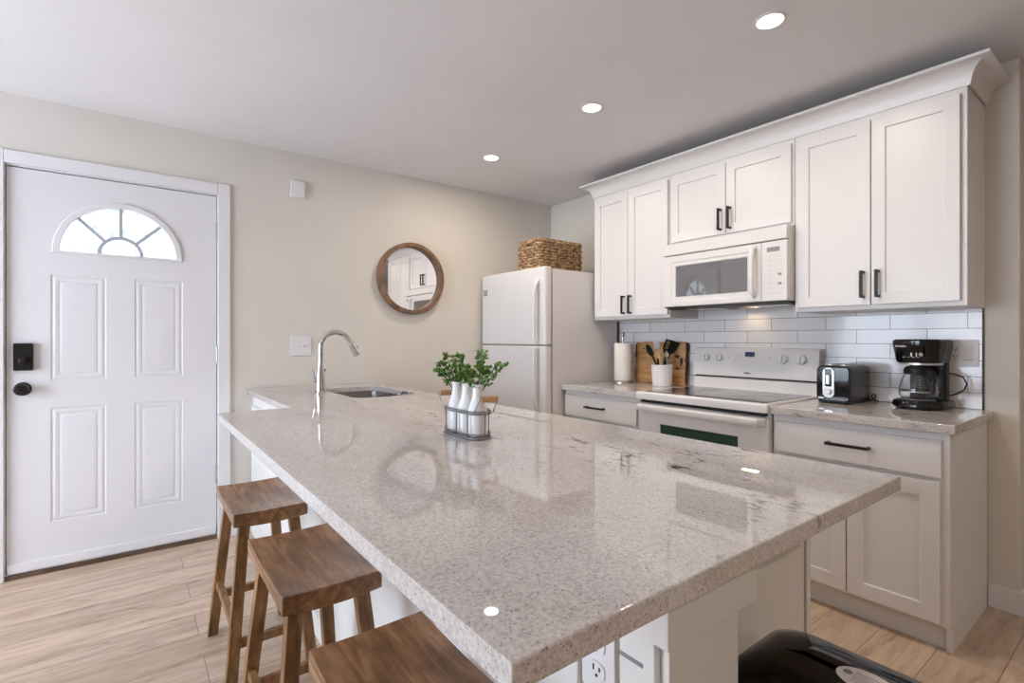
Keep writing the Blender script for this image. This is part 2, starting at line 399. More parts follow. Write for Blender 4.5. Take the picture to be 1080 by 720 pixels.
# fanlight frame, bars, glass
bm = nb()
def arch_ring(bm, ro, ri, yf, yb, bot, c=(FCX, FCZ), n=28):
    out = [(c[0]+ro, c[1]-bot)] + fan(ro, c, n) + [(c[0]-ro, c[1]-bot)]
    inn = [(c[0]+ri, c[1]+.0)] + fan(ri, c, n) + [(c[0]-ri, c[1]+.0)]
    A, B = loft(bm, [[(a, yf, b) for a, b in out], [(a, yb, b) for a, b in out]], caps=False)
    Cc, D = loft(bm, [[(a, yf, b) for a, b in inn], [(a, yb, b) for a, b in inn]], caps=False)
    k = len(A)
    for i in range(k):
        j = (i+1) % k; bm.faces.new((A[i], A[j], Cc[j], Cc[i])); bm.faces.new((B[i], D[i], D[j], B[j]))
arch_ring(bm, FR, FR-.030, FY-.012, FY+.03, .012)
ffr = obj('fanlight_frame', bm, 'trim', door, bevel=.004)
bm = nb(); ri = .094
arch_ring(bm, ri+.0085, ri-.0085, FY, FY+.02, 0)
for a in (PI/2, PI/4, 3*PI/4):
    bar(bm, (FCX+ri*math.cos(a), FY+.01, FCZ+ri*math.sin(a)), (FCX+(FR-.026)*math.cos(a), FY+.01, FCZ+(FR-.026)*math.sin(a)), .017, .018, up=(0, 1, 0))
obj('muntin', bm, mat('muntin_grey', (.42, .44, .50), .5), ffr)
bm = nb(); g = fan(FR-.024); loft(bm, [[(a, y, b) for a, b in g] for y in (FY+.014, FY+.018)]); obj('pane', bm, 'fanpane', ffr)
# furniture
bm = nb(); prism(bm, rrect(-3.586, -3.512, 1.052, 1.190, .006), (0, FY, 0), (1, 0, 0), (0, 0, 1), (0, -.024, 0)); db = obj('deadbolt', bm, 'pull', door, bevel=.003); db['label'] = 'dark square deadbolt'
bm = nb(); lathe(bm, [(.017, 0), (.017, .006), (.012, .008)], (-3.549, FY-.024, 1.10), 20, AX_Y); bar(bm, (-3.560, FY-.036, 1.082), (-3.538, FY-.036, 1.118), .012, .02, up=(0, 1, 0)); obj('thumb_turn', bm, 'pull', db)
bm = nb(); lathe(bm, [(.034, 0), (.034, .006), (.028, .012), (.013, .016), (.012, .034), (.022, .038), (.029, .048), (.029, .058), (.022, .066), (.010, .068), (.009, .064), (0, .064)], (-3.552, FY, .958), 28, AX_Y)
kn = obj('door_knob', bm, 'pull', door); kn['label'] = 'round dark door knob'
for z in (1.868, 1.118, .388):
    bm = nb(); lathe(bm, [(.006, -.05), (.006, .05)], (DX1+.002, FY-.008, z), 12); box(bm, DX1-.004, DX1+.008, FY-.004, FY+.001, z-.048, z+.048); obj('hinge', bm, 'steel', door)
bm = nb(); box(bm, DX0+.003, DX1-.003, FY-.012, FY+.002, .032, .078); box(bm, DX0+.006, DX1-.006, FY-.003, FY+.03, .024, .046); obj('door_sweep', bm, 'trim', door, bevel=.003)

# ------------------------------------------------------------------ peninsula
IX1, IX2, IY1, NY, NX, IZ = -2.8204, -1.7061, -3.1516, -1.0803, -2.5315, .898
IB = .866
SK = (-2.165, -1.80, -.92, -.27)                 # sink cut-out
BX0, BX1, BY0 = -2.50, -1.748, -2.960            # cabinet body
pen = thing('peninsula_cabinet', 'white peninsula cabinet carrying the large granite top with seating overhang', 'cabinet', (-2.12, -1.5, 0))
bm = nb()
# body walls as a hollow carcass so that the sink hangs inside
box(bm, BX0, BX0+.02, BY0, -.002, 0, IB-.014); box(bm, BX1-.02, BX1, BY0+.02, -.002, .10, IB-.014); box(bm, BX0+.02, BX1-.0, BY0, BY0+.02, .10, IB-.014)
box(bm, BX0+.02, BX1-.02, -.02, -.002, .12, IB-.014); box(bm, BX0+.02, BX1-.02, BY0+.02, -.002, .10, .12); box(bm, BX0+.02, BX1-.07, BY0, BY0+.02, 0, .10); box(bm, BX1-.09, BX1-.07, BY0+.02, -.02, 0, .10)
obj('carcass', bm, 'island', pen)
# range-side doors
ys = [BY0-.009, -2.43, -1.90, -1.37, -.93]
for a, b in zip(ys, ys[1:]):
    bm = nb(); loft(bm, [[(x, y, z) for y, z in ((a+.003+t, .12+t), (b-.003-t, .12+t), (b-.003-t, .84-t), (a+.003+t, .84-t))] for x, t in ((BX1+.0015, 0), (BX1+.0225, 0), (BX1+.0225, .06), (BX1+.0145, .06))])
    d = obj('door', bm, 'island', pen)
    bm = nb(); bar(bm, (BX1+.045, b-.035, .66), (BX1+.045, b-.035, .80), .011); bar(bm, (BX1+.019, b-.035, .675), (BX1+.045, b-.035, .675), .009); bar(bm, (BX1+.019, b-.035, .785), (BX1+.045, b-.035, .785), .009); obj('handle', bm, 'pull', d)
# stool-side panel and the end post with its cap board
bm = nb(); box(bm, BX0-.012, BX0, BY0+.035, -.03, .10, .80); box(bm, BX0-.012, BX0, BY0+.035, -.016, 0, .095); obj('side_panel', bm, 'island', pen, bevel=.002)
bm = nb(); box(bm, BX0+.003, -2.310, -3.097, -3.088, 0, .77); box(bm, BX0+.014, -2.32, -3.088, BY0, 0, IB-.014); box(bm, BX0, BX0+.014, -3.073, -3.006, 0, IB-.014); box(bm, BX0, BX0+.014, -3.003, BY0, 0, IB-.014); box(bm, -2.32, -2.31, -3.088, BY0, 0, IB-.014)
obj('end_post', bm, 'island', pen, bevel=.002)
bm = nb(); box(bm, BX0-.004, -2.252, -3.10, -3.073, .764, IB-.014); obj('cap_board', bm, 'island', pen, bevel=.002)
bm = nb(); box(bm, BX0-.0015, BX0+.002, -3.052, -3.007, .717, .723); obj('grey_strip', bm, 'grey', pen)  # thin grey strip laid on the side of the post
# sub-top
bm = nb()
out = [(IX1+.035, IY1+.04), (IX2-.03, IY1+.04), (IX2-.03, -.004), (NX+.03, -.004), (NX+.03, NY-.03), (IX1+.035, NY-.03)]
hole = rrect(SK[0]-.02, SK[1]+.02, SK[2]-.02, SK[3]+.02, .09)
plate_with_holes(bm, out, [hole], lambda a, b: Vector((a, b, IB-.014)), (0, 0, .014)); obj('sub_top', bm, 'ply', pen)

bm = nb()
out = [(IX1, IY1), (IX2, IY1), (IX2, -.002), (NX, -.002), (NX, NY), (IX1, NY)]
plate_with_holes(bm, out, [rrect(*SK, .085, 8)], lambda a, b: Vector((a, b, IB)), (0, 0, IZ-IB))
tag(obj('granite_worktop', bm, 'granite', bevel=.003, smooth=30), 'long pale granite worktop of the peninsula, widening over the stools', 'worktop')
# outlet on the stool side of the peninsula
def duplex(bm_pl, *a): pass
ou = thing('power_outlet', 'white power outlet on the peninsula side beneath the granite edge', 'outlet', (BX0-.0005, -2.965, .692))
o0 = Vector((BX0-.0005, -2.965, .692))
bm = nb(); prism(bm, rrect(-.036, .036, -.058, .058, .006), o0, (0, 1, 0), (0, 0, 1), (-.005, 0, 0)); obj('cover_plate', bm, 'trim', ou, bevel=.001)
for dz in (.021, -.021):
    bm = nb(); prism(bm, rrect(-.017, .017, -.014, .014, .011), o0 + Vector((-.005, 0, dz)), (0, 1, 0), (0, 0, 1), (-.0025, 0, 0)); s = obj('socket', bm, 'trim', ou)
    bm = nb()
    for dy, h in ((-.0065, .007), (.0065, .009)): box(bm, o0.x-.0085, o0.x-.0068, o0.y+dy-.0012, o0.y+dy+.0012, o0.z+dz+.004-h/2, o0.z+dz+.004+h/2)
    lathe(bm, [(.0026, 0), (.0026, .0015)], (o0.x-.0068, o0.y, o0.z+dz-.0075), 10, AX_X); obj('socket_slot', bm, 'black', s)

# sink
sk = thing('kitchen_sink', 'stainless steel undermount sink set into the peninsula worktop near the wall', 'sink', (-1.98, -.6, .68))
bm = nb(); zt = IB - .002
lo = [rrect(SK[0]-.015, SK[1]+.015, SK[2]-.015, SK[3]+.015, .09, 8), rrect(SK[0]-.004, SK[1]+.004, SK[2]-.004, SK[3]+.004, .085, 8), rrect(SK[0]+.004, SK[1]-.004, SK[2]+.004, SK[3]-.004, .08, 8), rrect(SK[0]+.03, SK[1]-.03, SK[2]+.03, SK[3]-.03, .06, 8)]
hz = [zt, zt-.001, zt-.16, zt-.185]
L = loft(bm, [[(a, b, z) for a, b in lp] for lp, z in zip(lo, hz)], caps=False); bm.faces.new(L[-1])
o = obj('basin', bm, 'steel', sk); md = o.modifiers.new('thick', 'SOLIDIFY'); md.thickness = .0015; md.offset = 1
bm = nb(); lathe(bm, [(.045, 0), (.045, .003), (.036, .004), (.030, .001), (.012, .001), (.010, .006), (0, .007)], (-1.98, -.6, zt-.185), 28); obj('drain', bm, 'chrome', sk)

# faucet
fx, fy = -2.243, -.555
fa = thing('kitchen_faucet', 'tall chrome gooseneck faucet standing beside the sink', 'faucet', (fx, fy, IZ))
bm = nb(); lathe(bm, [(.029, 0), (.029, .006), (.0235, .012), (.0225, .10), (.020, .125), (.0145, .16), (.0135, .175)], (fx, fy, IZ), 28); bmesh.ops.scale(bm, vec=(1.12, 1.12, 1), space=Matrix.Translation((-fx, -fy, 0)), verts=bm.verts); obj('body', bm, 'chrome', fa)
R_ = .088; cz = IZ + .265; pts = [(fx, fy, IZ+.165), (fx, fy, IZ+.21)]
pts += [(fx + R_ - R_*math.cos(t), fy, cz + R_*math.sin(t)) for t in [PI*k/16*.86 for k in range(17)]]
bm = nb(); tube(bm, pts, .0148, 16); obj('spout', bm, 'chrome', fa)
e0 = Vector(pts[-1]); dn = (e0 - Vector(pts[-2])).normalized()
bm = nb(); tube(bm, [e0, e0+dn*.012, e0+dn*.03, e0+dn*.085, e0+dn*.098], [.0150, .018, .018, .0225, .0215], 18); hd = obj('spray_head', bm, 'chrome', fa)
sd_ = Vector((-dn.z, 0, dn.x)); bm = nb(); bar(bm, e0+dn*.045+sd_*(.019), e0+dn*.065+sd_*(.021), .012, .007); obj('spray_button', bm, 'grey', hd)
bm = nb(); tube(bm, [(fx, fy, IZ+.075), (fx-.028, fy, IZ+.075), (fx-.036, fy, IZ+.075)], [.017, .016, .012], 16); tube(bm, [(fx-.03, fy, IZ+.078), (fx-.034, fy-.0, IZ+.10), (fx-.042, fy, IZ+.135)], [.006, .005, .0045], 10); obj('handle', bm, 'chrome', fa)
bm = nb(); tube(bm, [(fx+.018, fy, IZ+.13), (fx+.030, fy, IZ+.137)], [.006, .007], 12); obj('hose_clip', bm, 'grey', fa)

# ------------------------------------------------------------------ bottle caddy
cx, cy = -2.236, -2.130
cad = thing('wire_caddy', 'galvanised wire caddy with two wooden handles standing on the granite worktop', 'caddy', (cx, cy, IZ))
def stad(hw, hl, z, n=8):
    p = rrect(cx-hw, cx+hw, cy-hl, cy+hl, hw*.98, n); return [(a, b, z) for a, b in p]
bm = nb(); tube(bm, stad(.040, .106, IZ+.004), .0035, 8, closed=True); tube(bm, stad(.040, .106, IZ+.016), .002, 6, closed=True); tube(bm, stad(.040, .106, IZ+.080), .003, 8, closed=True); tube(bm, stad(.040, .106, IZ+.087), .002, 6, closed=True)
for dx, dy in ((-.04, -.068), (.04, -.068), (-.04, .068), (.04, .068), (0, -.106), (0, .106), (-.04, 0), (.04, 0)):
    tube(bm, [(cx+dx, cy+dy, IZ+.003), (cx+dx, cy+dy, IZ+.087)], .002, 6)
for k in range(-3, 4): tube(bm, [(cx-.038, cy+k*.024, IZ+.004), (cx+.038, cy+k*.024, IZ+.004)], .0016, 6)
# quatrefoil wire trim between the two bands
for s in (-1, 1):
    tube(bm, [(cx+s*.0405, cy+.066*math.sin(t*PI/24), IZ+.010+.004*math.cos(t*PI/3)) for t in range(-12, 13)], .0013, 5)
obj('wire_frame', bm, 'wire', cad)
for s in (-1, 1):
    ye = cy + s*.098; yo = cy + s*.128; zh = IZ+.128
    bm = nb(); tube(bm, [(cx-.036, ye, IZ+.084), (cx-.034, yo, zh), (cx+.034, yo, zh), (cx+.036, ye, IZ+.084)], .0019, 8); w_ = obj('handle_wire', bm, 'wire', cad)
    bm = nb(); lathe(bm, [(.0075, -.031), (.0095, -.029), (.0095, -.012), (.0085, -.010), (.0085, -.008), (.0095, -.006), (.0095, .006), (.0085, .008), (.0085, .010), (.0095, .012), (.0095, .029), (.0075, .031)], (cx, yo, zh), 18, Matrix.Rotation(PI/2, 4, 'Y')); obj('wooden_grip', bm, 'handle_wood', w_)
def leaf(bm, p, d, ln, wd):
    d = d.normalized(); s = d.cross(Vector((random.uniform(-1, 1), random.uniform(-1, 1), random.uniform(-.4, 1)))).normalized(); n = d.cross(s)*.12*ln
    p0 = bm.verts.new(p); a = bm.verts.new(p+d*ln*.5+s*wd+n*.2); b = bm.verts.new(p+d*ln*.5-s*wd+n*.2); c = bm.verts.new(p+d*ln); m = bm.verts.new(p+d*ln*.5-n)
    bm.faces.new((p0, a, m)); bm.faces.new((p0, m, b)); bm.faces.new((a, c, m)); bm.faces.new((m, c, b))
BOT = [(cy+.064, 'white milk bottle vase at the far end of the wire caddy', [(-.75, .62, .085), (-.32, .35, .100), (.10, .25, .092), (-1.1, .2, .066), (.42, .2, .06)], 'leafy green sprig leaning left from the far milk bottle'),
       (cy, 'white milk bottle vase in the middle of the wire caddy', [(-.25, .0, .035), (.2, .0, .04)], 'short green sprig in the middle milk bottle'),
       (cy-.064, 'white milk bottle vase at the near end of the wire caddy', [(.10, .1, .106), (.95, -.1, .092), (-.42, .1, .052), (.36, .1, .062)], 'forked green sprig in the near milk bottle leaning right')]
RT = Vector((.7989, -.6014, 0)); FW = Vector((.6014, .7989, 0))
for yb, lb, stems, ls in BOT:
    z = IZ + .0065
    bm = nb(); lathe(bm, [(.027, 0), (.0305, .004), (.0305, .075), (.0295, .085), (.024, .103), (.0175, .122), (.0155, .140), (.0158, .153), (.0185, .156), (.0185, .163), (.0155, .164), (.0135, .160), (.0135, .135), (0, .135)], (cx, yb, z), 32)
    tag(obj('milk_bottle', bm, 'cer'), lb, 'bottle', 'milk bottles in the wire caddy')
    sp = thing('green_sprig', ls, 'plant', (cx, yb, z+.136), 0, 'sprigs in the milk bottles')
    bs = nb(); bl = nb()
    for lat, fwd, ln in stems:
        d = (RT*lat + FW*fwd*.5 + Vector((0, 0, 1))).normalized(); p0 = Vector((cx, yb, z+.137)) + RT*lat*.012
        pts = [p0 + Vector((0, 0, .03))*0] + [p0 + Vector((0, 0, .02*min(1, t*2))) + d*ln*t + RT*lat*.012*t*t for t in (.25, .5, .75, 1)]
        tube(bs, pts, [.0018, .0017, .0015, .0012, .0008], 6)
        for t in range(64):
            f = 1.03 - .85*random.random()**1.6; q = p0 + Vector((0, 0, .02*min(1, f*2))) + d*ln*f
            a = random.uniform(0, 2*PI); o_ = (RT*math.cos(a) + FW*math.sin(a))
            q = q + o_*random.uniform(.003, .012)
            dd = o_*random.uniform(.5, 1) + d*random.uniform(.1, 1.0)
            for j in range(2): leaf(bl, q, dd + Vector((random.uniform(-.5, .5), random.uniform(-.5, .5), random.uniform(-.4, .4))), random.uniform(.011, .017), random.uniform(.0035, .0055))
    obj('stem', bs, 'stem', sp); obj('foliage', bl, 'leaf', sp, smooth=60)

# ------------------------------------------------------------------ stools
SH = .61
def make_stool(loc, label):
    t = thing('bar_stool', label, 'stool', loc, 0, 'wooden saddle stools along the peninsula'); hw, hl = .122, .217
    bm = nb(); nx, ny = 8, 16; top = {}; bot = {}
    for i in range(nx+1):
        for j in range(ny+1):
            u, v = -1 + 2*i/nx, -1 + 2*j/ny
            z = SH - .011*(1 - v*v) - .003*(1-u*u)
            top[i, j] = bm.verts.new((u*hw, v*hl, z)); bot[i, j] = bm.verts.new((u*hw, v*hl, SH - .046 - .007*(1 - u*u)*1 + .004*(1-v*v)))
    for i in range(nx):
        for j in range(ny):
            bm.faces.new((top[i, j], top[i+1, j], top[i+1, j+1], top[i, j+1])); bm.faces.new((bot[i, j], bot[i, j+1], bot[i+1, j+1], bot[i+1, j]))
    for i in range(nx):
        for j in (0, ny): bm.faces.new((top[i, j], bot[i, j], bot[i+1, j], top[i+1, j]))
    for j in range(ny):
        for i in (0, nx): bm.faces.new((top[i, j], top[i, j+1], bot[i, j+1], bot[i, j]))
    obj('seat', bm, 'seat', t, bevel=.004, local=True)
    lt = lambda sx, sy: Vector((sx*.082, sy*.165, SH-.044)); lf = lambda sx, sy: Vector((sx*.135, sy*.232, 0))
    at = lambda sx, sy, z: lf(sx, sy).lerp(lt(sx, sy), z/(SH-.044))
    for sx in (-1, 1):
        for sy in (-1, 1):
            bm = nb(); a, b = lf(sx, sy), lt(sx, sy); ws, hs = .036, .034
            A = [bm.verts.new(a + Vector((i*ws/2, j*hs/2, 0))) for i, j in ((-1, -1), (1, -1), (1, 1), (-1, 1))]
            B = [bm.verts.new(b + Vector((i*ws/2, j*hs/2, 0))) for i, j in ((-1, -1), (1, -1), (1, 1), (-1, 1))]
            bm.faces.new(A[::-1]); bm.faces.new(B)
            for k in range(4): bm.faces.new((A[k], A[(k+1) % 4], B[(k+1) % 4], B[k]))
            obj('leg', bm, 'legwood', t, bevel=.002, local=True)
    for sy in (-1, 1):
        bm = nb(); bar(bm, at(-1, sy, .165), at(1, sy, .165), .022, .03); obj('stretcher', bm, 'legwood', t, bevel=.002, local=True)
    for sx in (-1, 1):
        bm = nb(); bar(bm, at(sx, -1, .215), at(sx, 1, .215), .022, .03); obj('stretcher', bm, 'legwood', t, bevel=.002, local=True)
    return t
st = make_stool((-2.712, -1.372, 0), 'wooden saddle stool farthest back, nearest the white entry door')
dup(st, (-2.712, -2.066, 0), 'wooden saddle stool in the middle of the row, between two other stools')
dup(st, (-2.718, -2.738, 0), 'wooden saddle stool nearest the camera, legs cut off by the photo edge')

# ------------------------------------------------------------------ cabinets on the right wall
def shaker(parent, xf, y0, y1, z0, z1, stile=.056, name='door', m='cab', th=.02):
    """door or drawer front facing -x with a recessed centre panel"""
    bm = nb(); q = lambda t: ((y0+t, z0+t), (y1-t, z0+t), (y1-t, z1-t), (y0+t, z1-t))
    st_ = [(xf+th, 0), (xf, 0)]
    if stile: st_ += [(xf, stile), (xf+.002, stile+.003), (xf+.009, stile+.003)]
    loft(bm, [[(x, y, z) for y, z in q(t)] for x, t in st_])
    return obj(name, bm, m, parent, bevel=.0015)
def pull(parent, xf, y, z, ln, vertical):
    bm = nb(); xo = xf - .030; h = ln/2
    a = (lambda s: (xo, y, z+s)) if vertical else (lambda s: (xo, y+s, z))
    bar(bm, a(-h), a(h), .0125)
    for s in (-h+.006, h-.006):
        p = a(s); bar(bm, (xf+.001, p[1], p[2]), p, .012)
    return obj('handle', bm, 'pull', parent, bevel=.0015)
UX, UD = -.311, -.331                            # face frame and door front
def upper(label, y0, y1, z0, z1, doors, dz0, dz1, hz):
    c = thing('wall_cabinet', label, 'cabinet', (UX/2, (y0+y1)/2, z0), 0, 'white shaker wall cabinets')
    obj('carcass', bx(UX, -.001, y0, y1, z0, z1), 'cab', c, bevel=.0015)
    for k, (a, b) in enumerate(doors):
        d = shaker(c, UD, a, b, dz0, dz1, .052); yy = a+.028 if k == 0 else b-.028
        # doors listed far one first: handles meet in the middle
        pull(d, UD, yy, hz, .128, True)
    return c
UT = 2.273
upper('narrow tall wall cabinet nearest the refrigerator, left of the microwave', -1.529, -.856, 1.352, UT, [(-1.190, -.876), (-1.522, -1.194)], 1.374, 2.246, 1.452)
upper('short wall cabinet directly above the white microwave', -2.303, -1.531, 1.812, UT, [(-1.922, -1.546), (-2.291, -1.926)], 1.830, 2.246, 1.915)
upper('large tall wall cabinet right of the microwave, above the coffee maker', -2.994, -2.305, 1.352, UT, [(-2.650, -2.324), (-2.973, -2.655)], 1.374, 2.246, 1.470)
# crown: a cove profile mitred at both ends
def crown():
    bm = nb(); prof = [(0, 0), (.006, 0), (.010, .012)] + [(.012 + .062*(1-math.cos(t*PI/12)), .014 + .066*math.sin(t*PI/12)) for t in range(1, 7)] + [(.080, .082), (.080, .094), (.0, .094)]
    zc = UT; f0, f1, ff = -.853, -2.997, UX
    loops = []
    for p, dy0 in (((0, f0), 1),): pass
    path = lambda t: [(-.002, f0+t), (ff-t, f0+t), (ff-t, f1-t), (-.002, f1-t)]
    loops = [[(x, y, zc+h) for x, y in path(t)] for t, h in prof]
    V = [[bm.verts.new(p) for p in lp] for lp in loops]; n = len(V)
    for i in range(n):
        A, B = V[i], V[(i+1) % n]
        for k in range(3):
            if i == n-1 and False: continue
            bm.faces.new((A[k], A[k+1], B[k+1], B[k]))
    bm.faces.new([V[i][0] for i in range(n)]); bm.faces.new([V[i][3] for i in range(n)][::-1])
    return bm
tag(obj('crown_molding', crown(), 'cab', smooth=30), 'white cove crown molding running along the top of the wall cabinets', 'molding')

BFX, BDX = -.612, -.632
def base_cab(label, y0, y1, drawers, doors, end):
    c = thing('base_cabinet', label, 'cabinet', (-.31, (y0+y1)/2, 0), 0, 'white shaker base cabinets')
    bm = nb(); box(bm, BFX, -.0115, y0, y1, .10, .85); box(bm, -.575, -.02, y0+.018, y1-.001, 0, .10)
    obj('carcass', bm, 'cab', c, bevel=.0015)
    if end: obj('end_panel', bx(-.592, -.001, y0-.001, y0+.017, 0, .0995), 'cab', c)
    for a, b in drawers:
        d = shaker(c, BDX, a, b, .676, .818, 0, 'drawer'); pull(d, BDX, (a+b)/2 + (.02 if not end else 0), .752 if not end else .752, .165, False)
    for k, (a, b) in enumerate(doors):
        d = shaker(c, BDX, a, b, .113, .658, .060)
        pull(d, BDX, (a+.03 if k == 0 else b-.03) if len(doors) > 1 else a+.03, .58, .128, True) if not end else None
    return c
base_cab('base cabinet between the refrigerator and the range', -1.530, -.862, [(-1.514, -.875)], [(-1.191, -.875), (-1.514, -1.195)], False)
base_cab('base cabinet right of the range, under the toaster and coffee maker', -3.003, -2.337, [(-2.979, -2.352)], [(-2.655, -2.352), (-2.975, -2.660)], True)
CZ = .887
def slab(x0, x1, y0, y1, label):
    bm = nb(); box(bm, x0, x1, y0, y1, .8505, CZ); return tag(obj('granite_counter', bm, 'granite', bevel=.003), label, 'worktop')
slab(-.648, -.011, -1.536, -.856, 'short granite counter beside the refrigerator, under the paper towel')
slab(-.648, -.011, -3.025, -2.337, 'granite counter at the right end, under the coffee maker')
# tiled splashback with its dark edge strips
tb = thing('tile_backsplash', 'white subway tile backsplash with dark grout below the wall cabinets', 'backsplash', (0, -1.9, CZ))
bm = nb(); box(bm, -.010, -.0005, -2.986, -.838, CZ, 1.3515); box(bm, -.010, -.0005, -2.300, -1.532, 1.3515, 1.43); obj('tiling', bm, 'tile', tb)
bm = nb(); box(bm, -.0125, -.0005, -2.9915, -2.986, CZ+.001, 1.3515); obj('edge_strip', bm, 'black', tb)
bm = nb(); box(bm, -.0125, -.0005, -.838, -.8325, CZ+.001, 1.3515); obj('edge_strip', bm, 'black', tb)

# ------------------------------------------------------------------ microwave
MX, MY0, MY1, MZ0, MZ1 = -.392, -2.300, -1.534, 1.402, 1.808
mw = thing('microwave', 'white over-the-range microwave mounted under the short wall cabinet', 'microwave', (-.2, -1.917, MZ0))
bm = nb(); box(bm, MX+.03, -.012, MY0, MY1, MZ0+.012, MZ1); obj('case', bm, 'app2', mw, bevel=.003)
bm = nb(); prism(bm, [(MX+.005, MZ0+.013), (-.013, MZ0+.013), (-.013, MZ0+.001), (MX+.05, MZ0-.002)], (0, MY0+.004, 0), (1, 0, 0), (0, 0, 1), (0, MY1-MY0-.008, 0)); ug = obj('underside', bm, 'black', mw)
for ya in (MY1-.30, MY0+.06): obj('grease_filter', bx(-.25, -.08, ya, ya+.24, MZ0-.004, MZ0+.002), 'steel', ug)
bm = nb(); box(bm, -.10, -.06, -2.00, -1.88, MZ0-.0035, MZ0+.002); obj('lamp_lens', bm, mat('hood_lens', (.9, .8, .6), .3), ug)
bm = nb(); prism(bm, [(MX+.03, 1.733), (MX-.004, 1.738), (MX-.004, MZ1-.002), (MX+.03, MZ1)], (0, MY0, 0), (1, 0, 0), (0, 0, 1), (0, MY1-MY0, 0)); obj('vent_strip', bm, 'app2', mw, bevel=.002)
CTY = -2.166                                     # door / control split
bm = nb(); wy0, wy1, wz0, wz1 = -2.086, -1.622, 1.472, 1.667
D0 = (CTY+.001, MY1, MZ0+.012, 1.731)
qq = lambda y0, y1, z0, z1: ((y0, z0), (y1, z0), (y1, z1), (y0, z1))
lps = [(MX+.03, D0), (MX+.004, D0), (MX, (D0[0]+.004, D0[1]-.004, D0[2]+.004, D0[3]-.004)), (MX, (wy0-.028, wy1+.026, wz0-.026, wz1+.024)), (MX+.004, (wy0-.024, wy1+.022, wz0-.022, wz1+.020)), (MX+.004, (wy0, wy1, wz0, wz1)), (MX+.010, (wy0+.003, wy1-.003, wz0+.003, wz1-.003))]
loft(bm, [[(x, y, z) for y, z in qq(*r)] for x, r in lps]); md_ = obj('door', bm, 'app2', mw, bevel=.001)
obj('window', bx(MX+.0075, MX+.0098, wy0+.003, wy1-.003, wz0+.003, wz1-.003), 'mglass', md_)
hy = -2.128; bm = nb(); hp = [(MX+.002, hy, 1.445), (MX-.022, hy, 1.460), (MX-.034, hy, 1.50), (MX-.037, hy, 1.58), (MX-.034, hy, 1.655), (MX-.022, hy, 1.695), (MX+.002, hy, 1.710)]
tube(bm, hp, [.013, .0135, .013, .0125, .013, .0135, .013], 14); obj('handle', bm, 'app', md_)
cp = obj('control_panel', bx(MX+.001, MX+.03, MY0, CTY-.001, MZ0+.012, 1.731), 'app2', mw, bevel=.003)
obj('display', bx(MX-.0006, MX+.002, -2.262, -2.196, 1.676, 1.700), 'grey', cp)
for r in range(9):
    for k in range(3):
        y = -2.205 - k*.029; z = 1.652 - r*.0245
        obj('button', bx(MX-.0005, MX+.0015, y-.009, y+.009, z-.006, z+.006), M['label'] if (r, k) not in ((4, 2), (6, 2)) else M['grey'], cp)
area_light('hood_lamp', (-.08, -1.94, MZ0-.012), (0, math.radians(12), 0), .03, .10, HOOD_W, HOODC, parent=mw)

# ------------------------------------------------------------------ range
RY0, RY1 = -2.332, -1.546
rg = thing('kitchen_range', 'white freestanding electric range with a glass cooktop and four knobs', 'range', (-.33, -1.94, 0))
bm = nb(); box(bm, -.62, -.02, RY0+.002, RY1-.002, .03, .855); box(bm, -.58, -.06, RY0+.05, RY1-.05, 0, .03); obj('body', bm, 'app', rg, bevel=.002)
bm = nb(); q = lambda x0, x1, t: [(x0+t, RY0-.002+t), (x1-t, RY0-.002+t), (x1-t, RY1+.002-t), (x0+t, RY1+.002-t)]
loft(bm, [[(a, b, z) for a, b in lp] for lp, z in ((q(-.672, -.075, .004), .852), (q(-.672, -.075, 0), .860), (q(-.672, -.075, 0), .888), (q(-.672, -.075, .006), .896))]); obj('cooktop', bm, 'app', rg, bevel=.002)
ck = obj('cooktop_glass', bx(-.625, -.115, RY0+.03, RY1-.03, .894, .8985), 'cooktop', rg, bevel=.001)
for x, y, r in ((-.48, -1.76, .10), (-.48, -2.13, .085), (-.24, -1.76, .08), (-.24, -2.13, .10)):
    bm = nb()
    for rr in (r, r*.62): tube(bm, [(x+rr*math.cos(a), y+rr*math.sin(a), .8985) for a in [2*PI*k/40 for k in range(40)]], .0007, 4, closed=True)
    obj('burner_ring', bm, 'grey', ck)
# backguard
bm = nb(); prism(bm, [(-.012, .895), (-.082, .895), (-.082, .958), (-.070, .966), (-.012, .966)], (0, RY0+.004, 0), (1, 0, 0), (0, 0, 1), (0, RY1-RY0-.008, 0)); obj('backguard_base', bm, 'app', rg, bevel=.002)
bm = nb(); box(bm, -.066, -.014, RY0+.01, RY1-.01, .966, .976); obj('vent_slot', bm, 'black', rg)
bm = nb(); prism(bm, [(-.012, .976), (-.088, .976), (-.090, .990), (-.072, 1.142), (-.062, 1.154), (-.012, 1.156)], (0, RY0+.004, 0), (1, 0, 0), (0, 0, 1), (0, RY1-RY0-.008, 0)); bgd = obj('control_panel', bm, 'app', rg, bevel=.003)
def bgx(z): return -.090 + (z-.990)/(1.142-.990)*.018
tilt = math.atan2(.018, .152)
for y in (-1.645, -1.735, -2.135, -2.238):
    z = 1.094; r = .024 if y > -1.9 else .029
    mt = Matrix.Rotation(tilt, 4, 'Y') @ AX_X
    bm = nb(); lathe(bm, [(r*1.08, 0), (r*1.08, .002), (r, .003), (r*.94, .018), (r*.8, .021), (0, .021)], (bgx(z), y, z), 28, mt); k_ = obj('knob', bm, 'app', bgd)
    bm = nb(); tube(bm, [(bgx(z)-.0015, y+r*1.16*math.cos(a), z+r*1.16*math.sin(a)) for a in [PI*1.05+PI*.9*k/14 for k in range(15)]], .0009, 5); bar(bm, (bgx(z)-.0225, y, z-r*.75), (bgx(z)-.0185, y, z+r*.75), .005, .004); obj('pointer', bm, 'grey', k_)
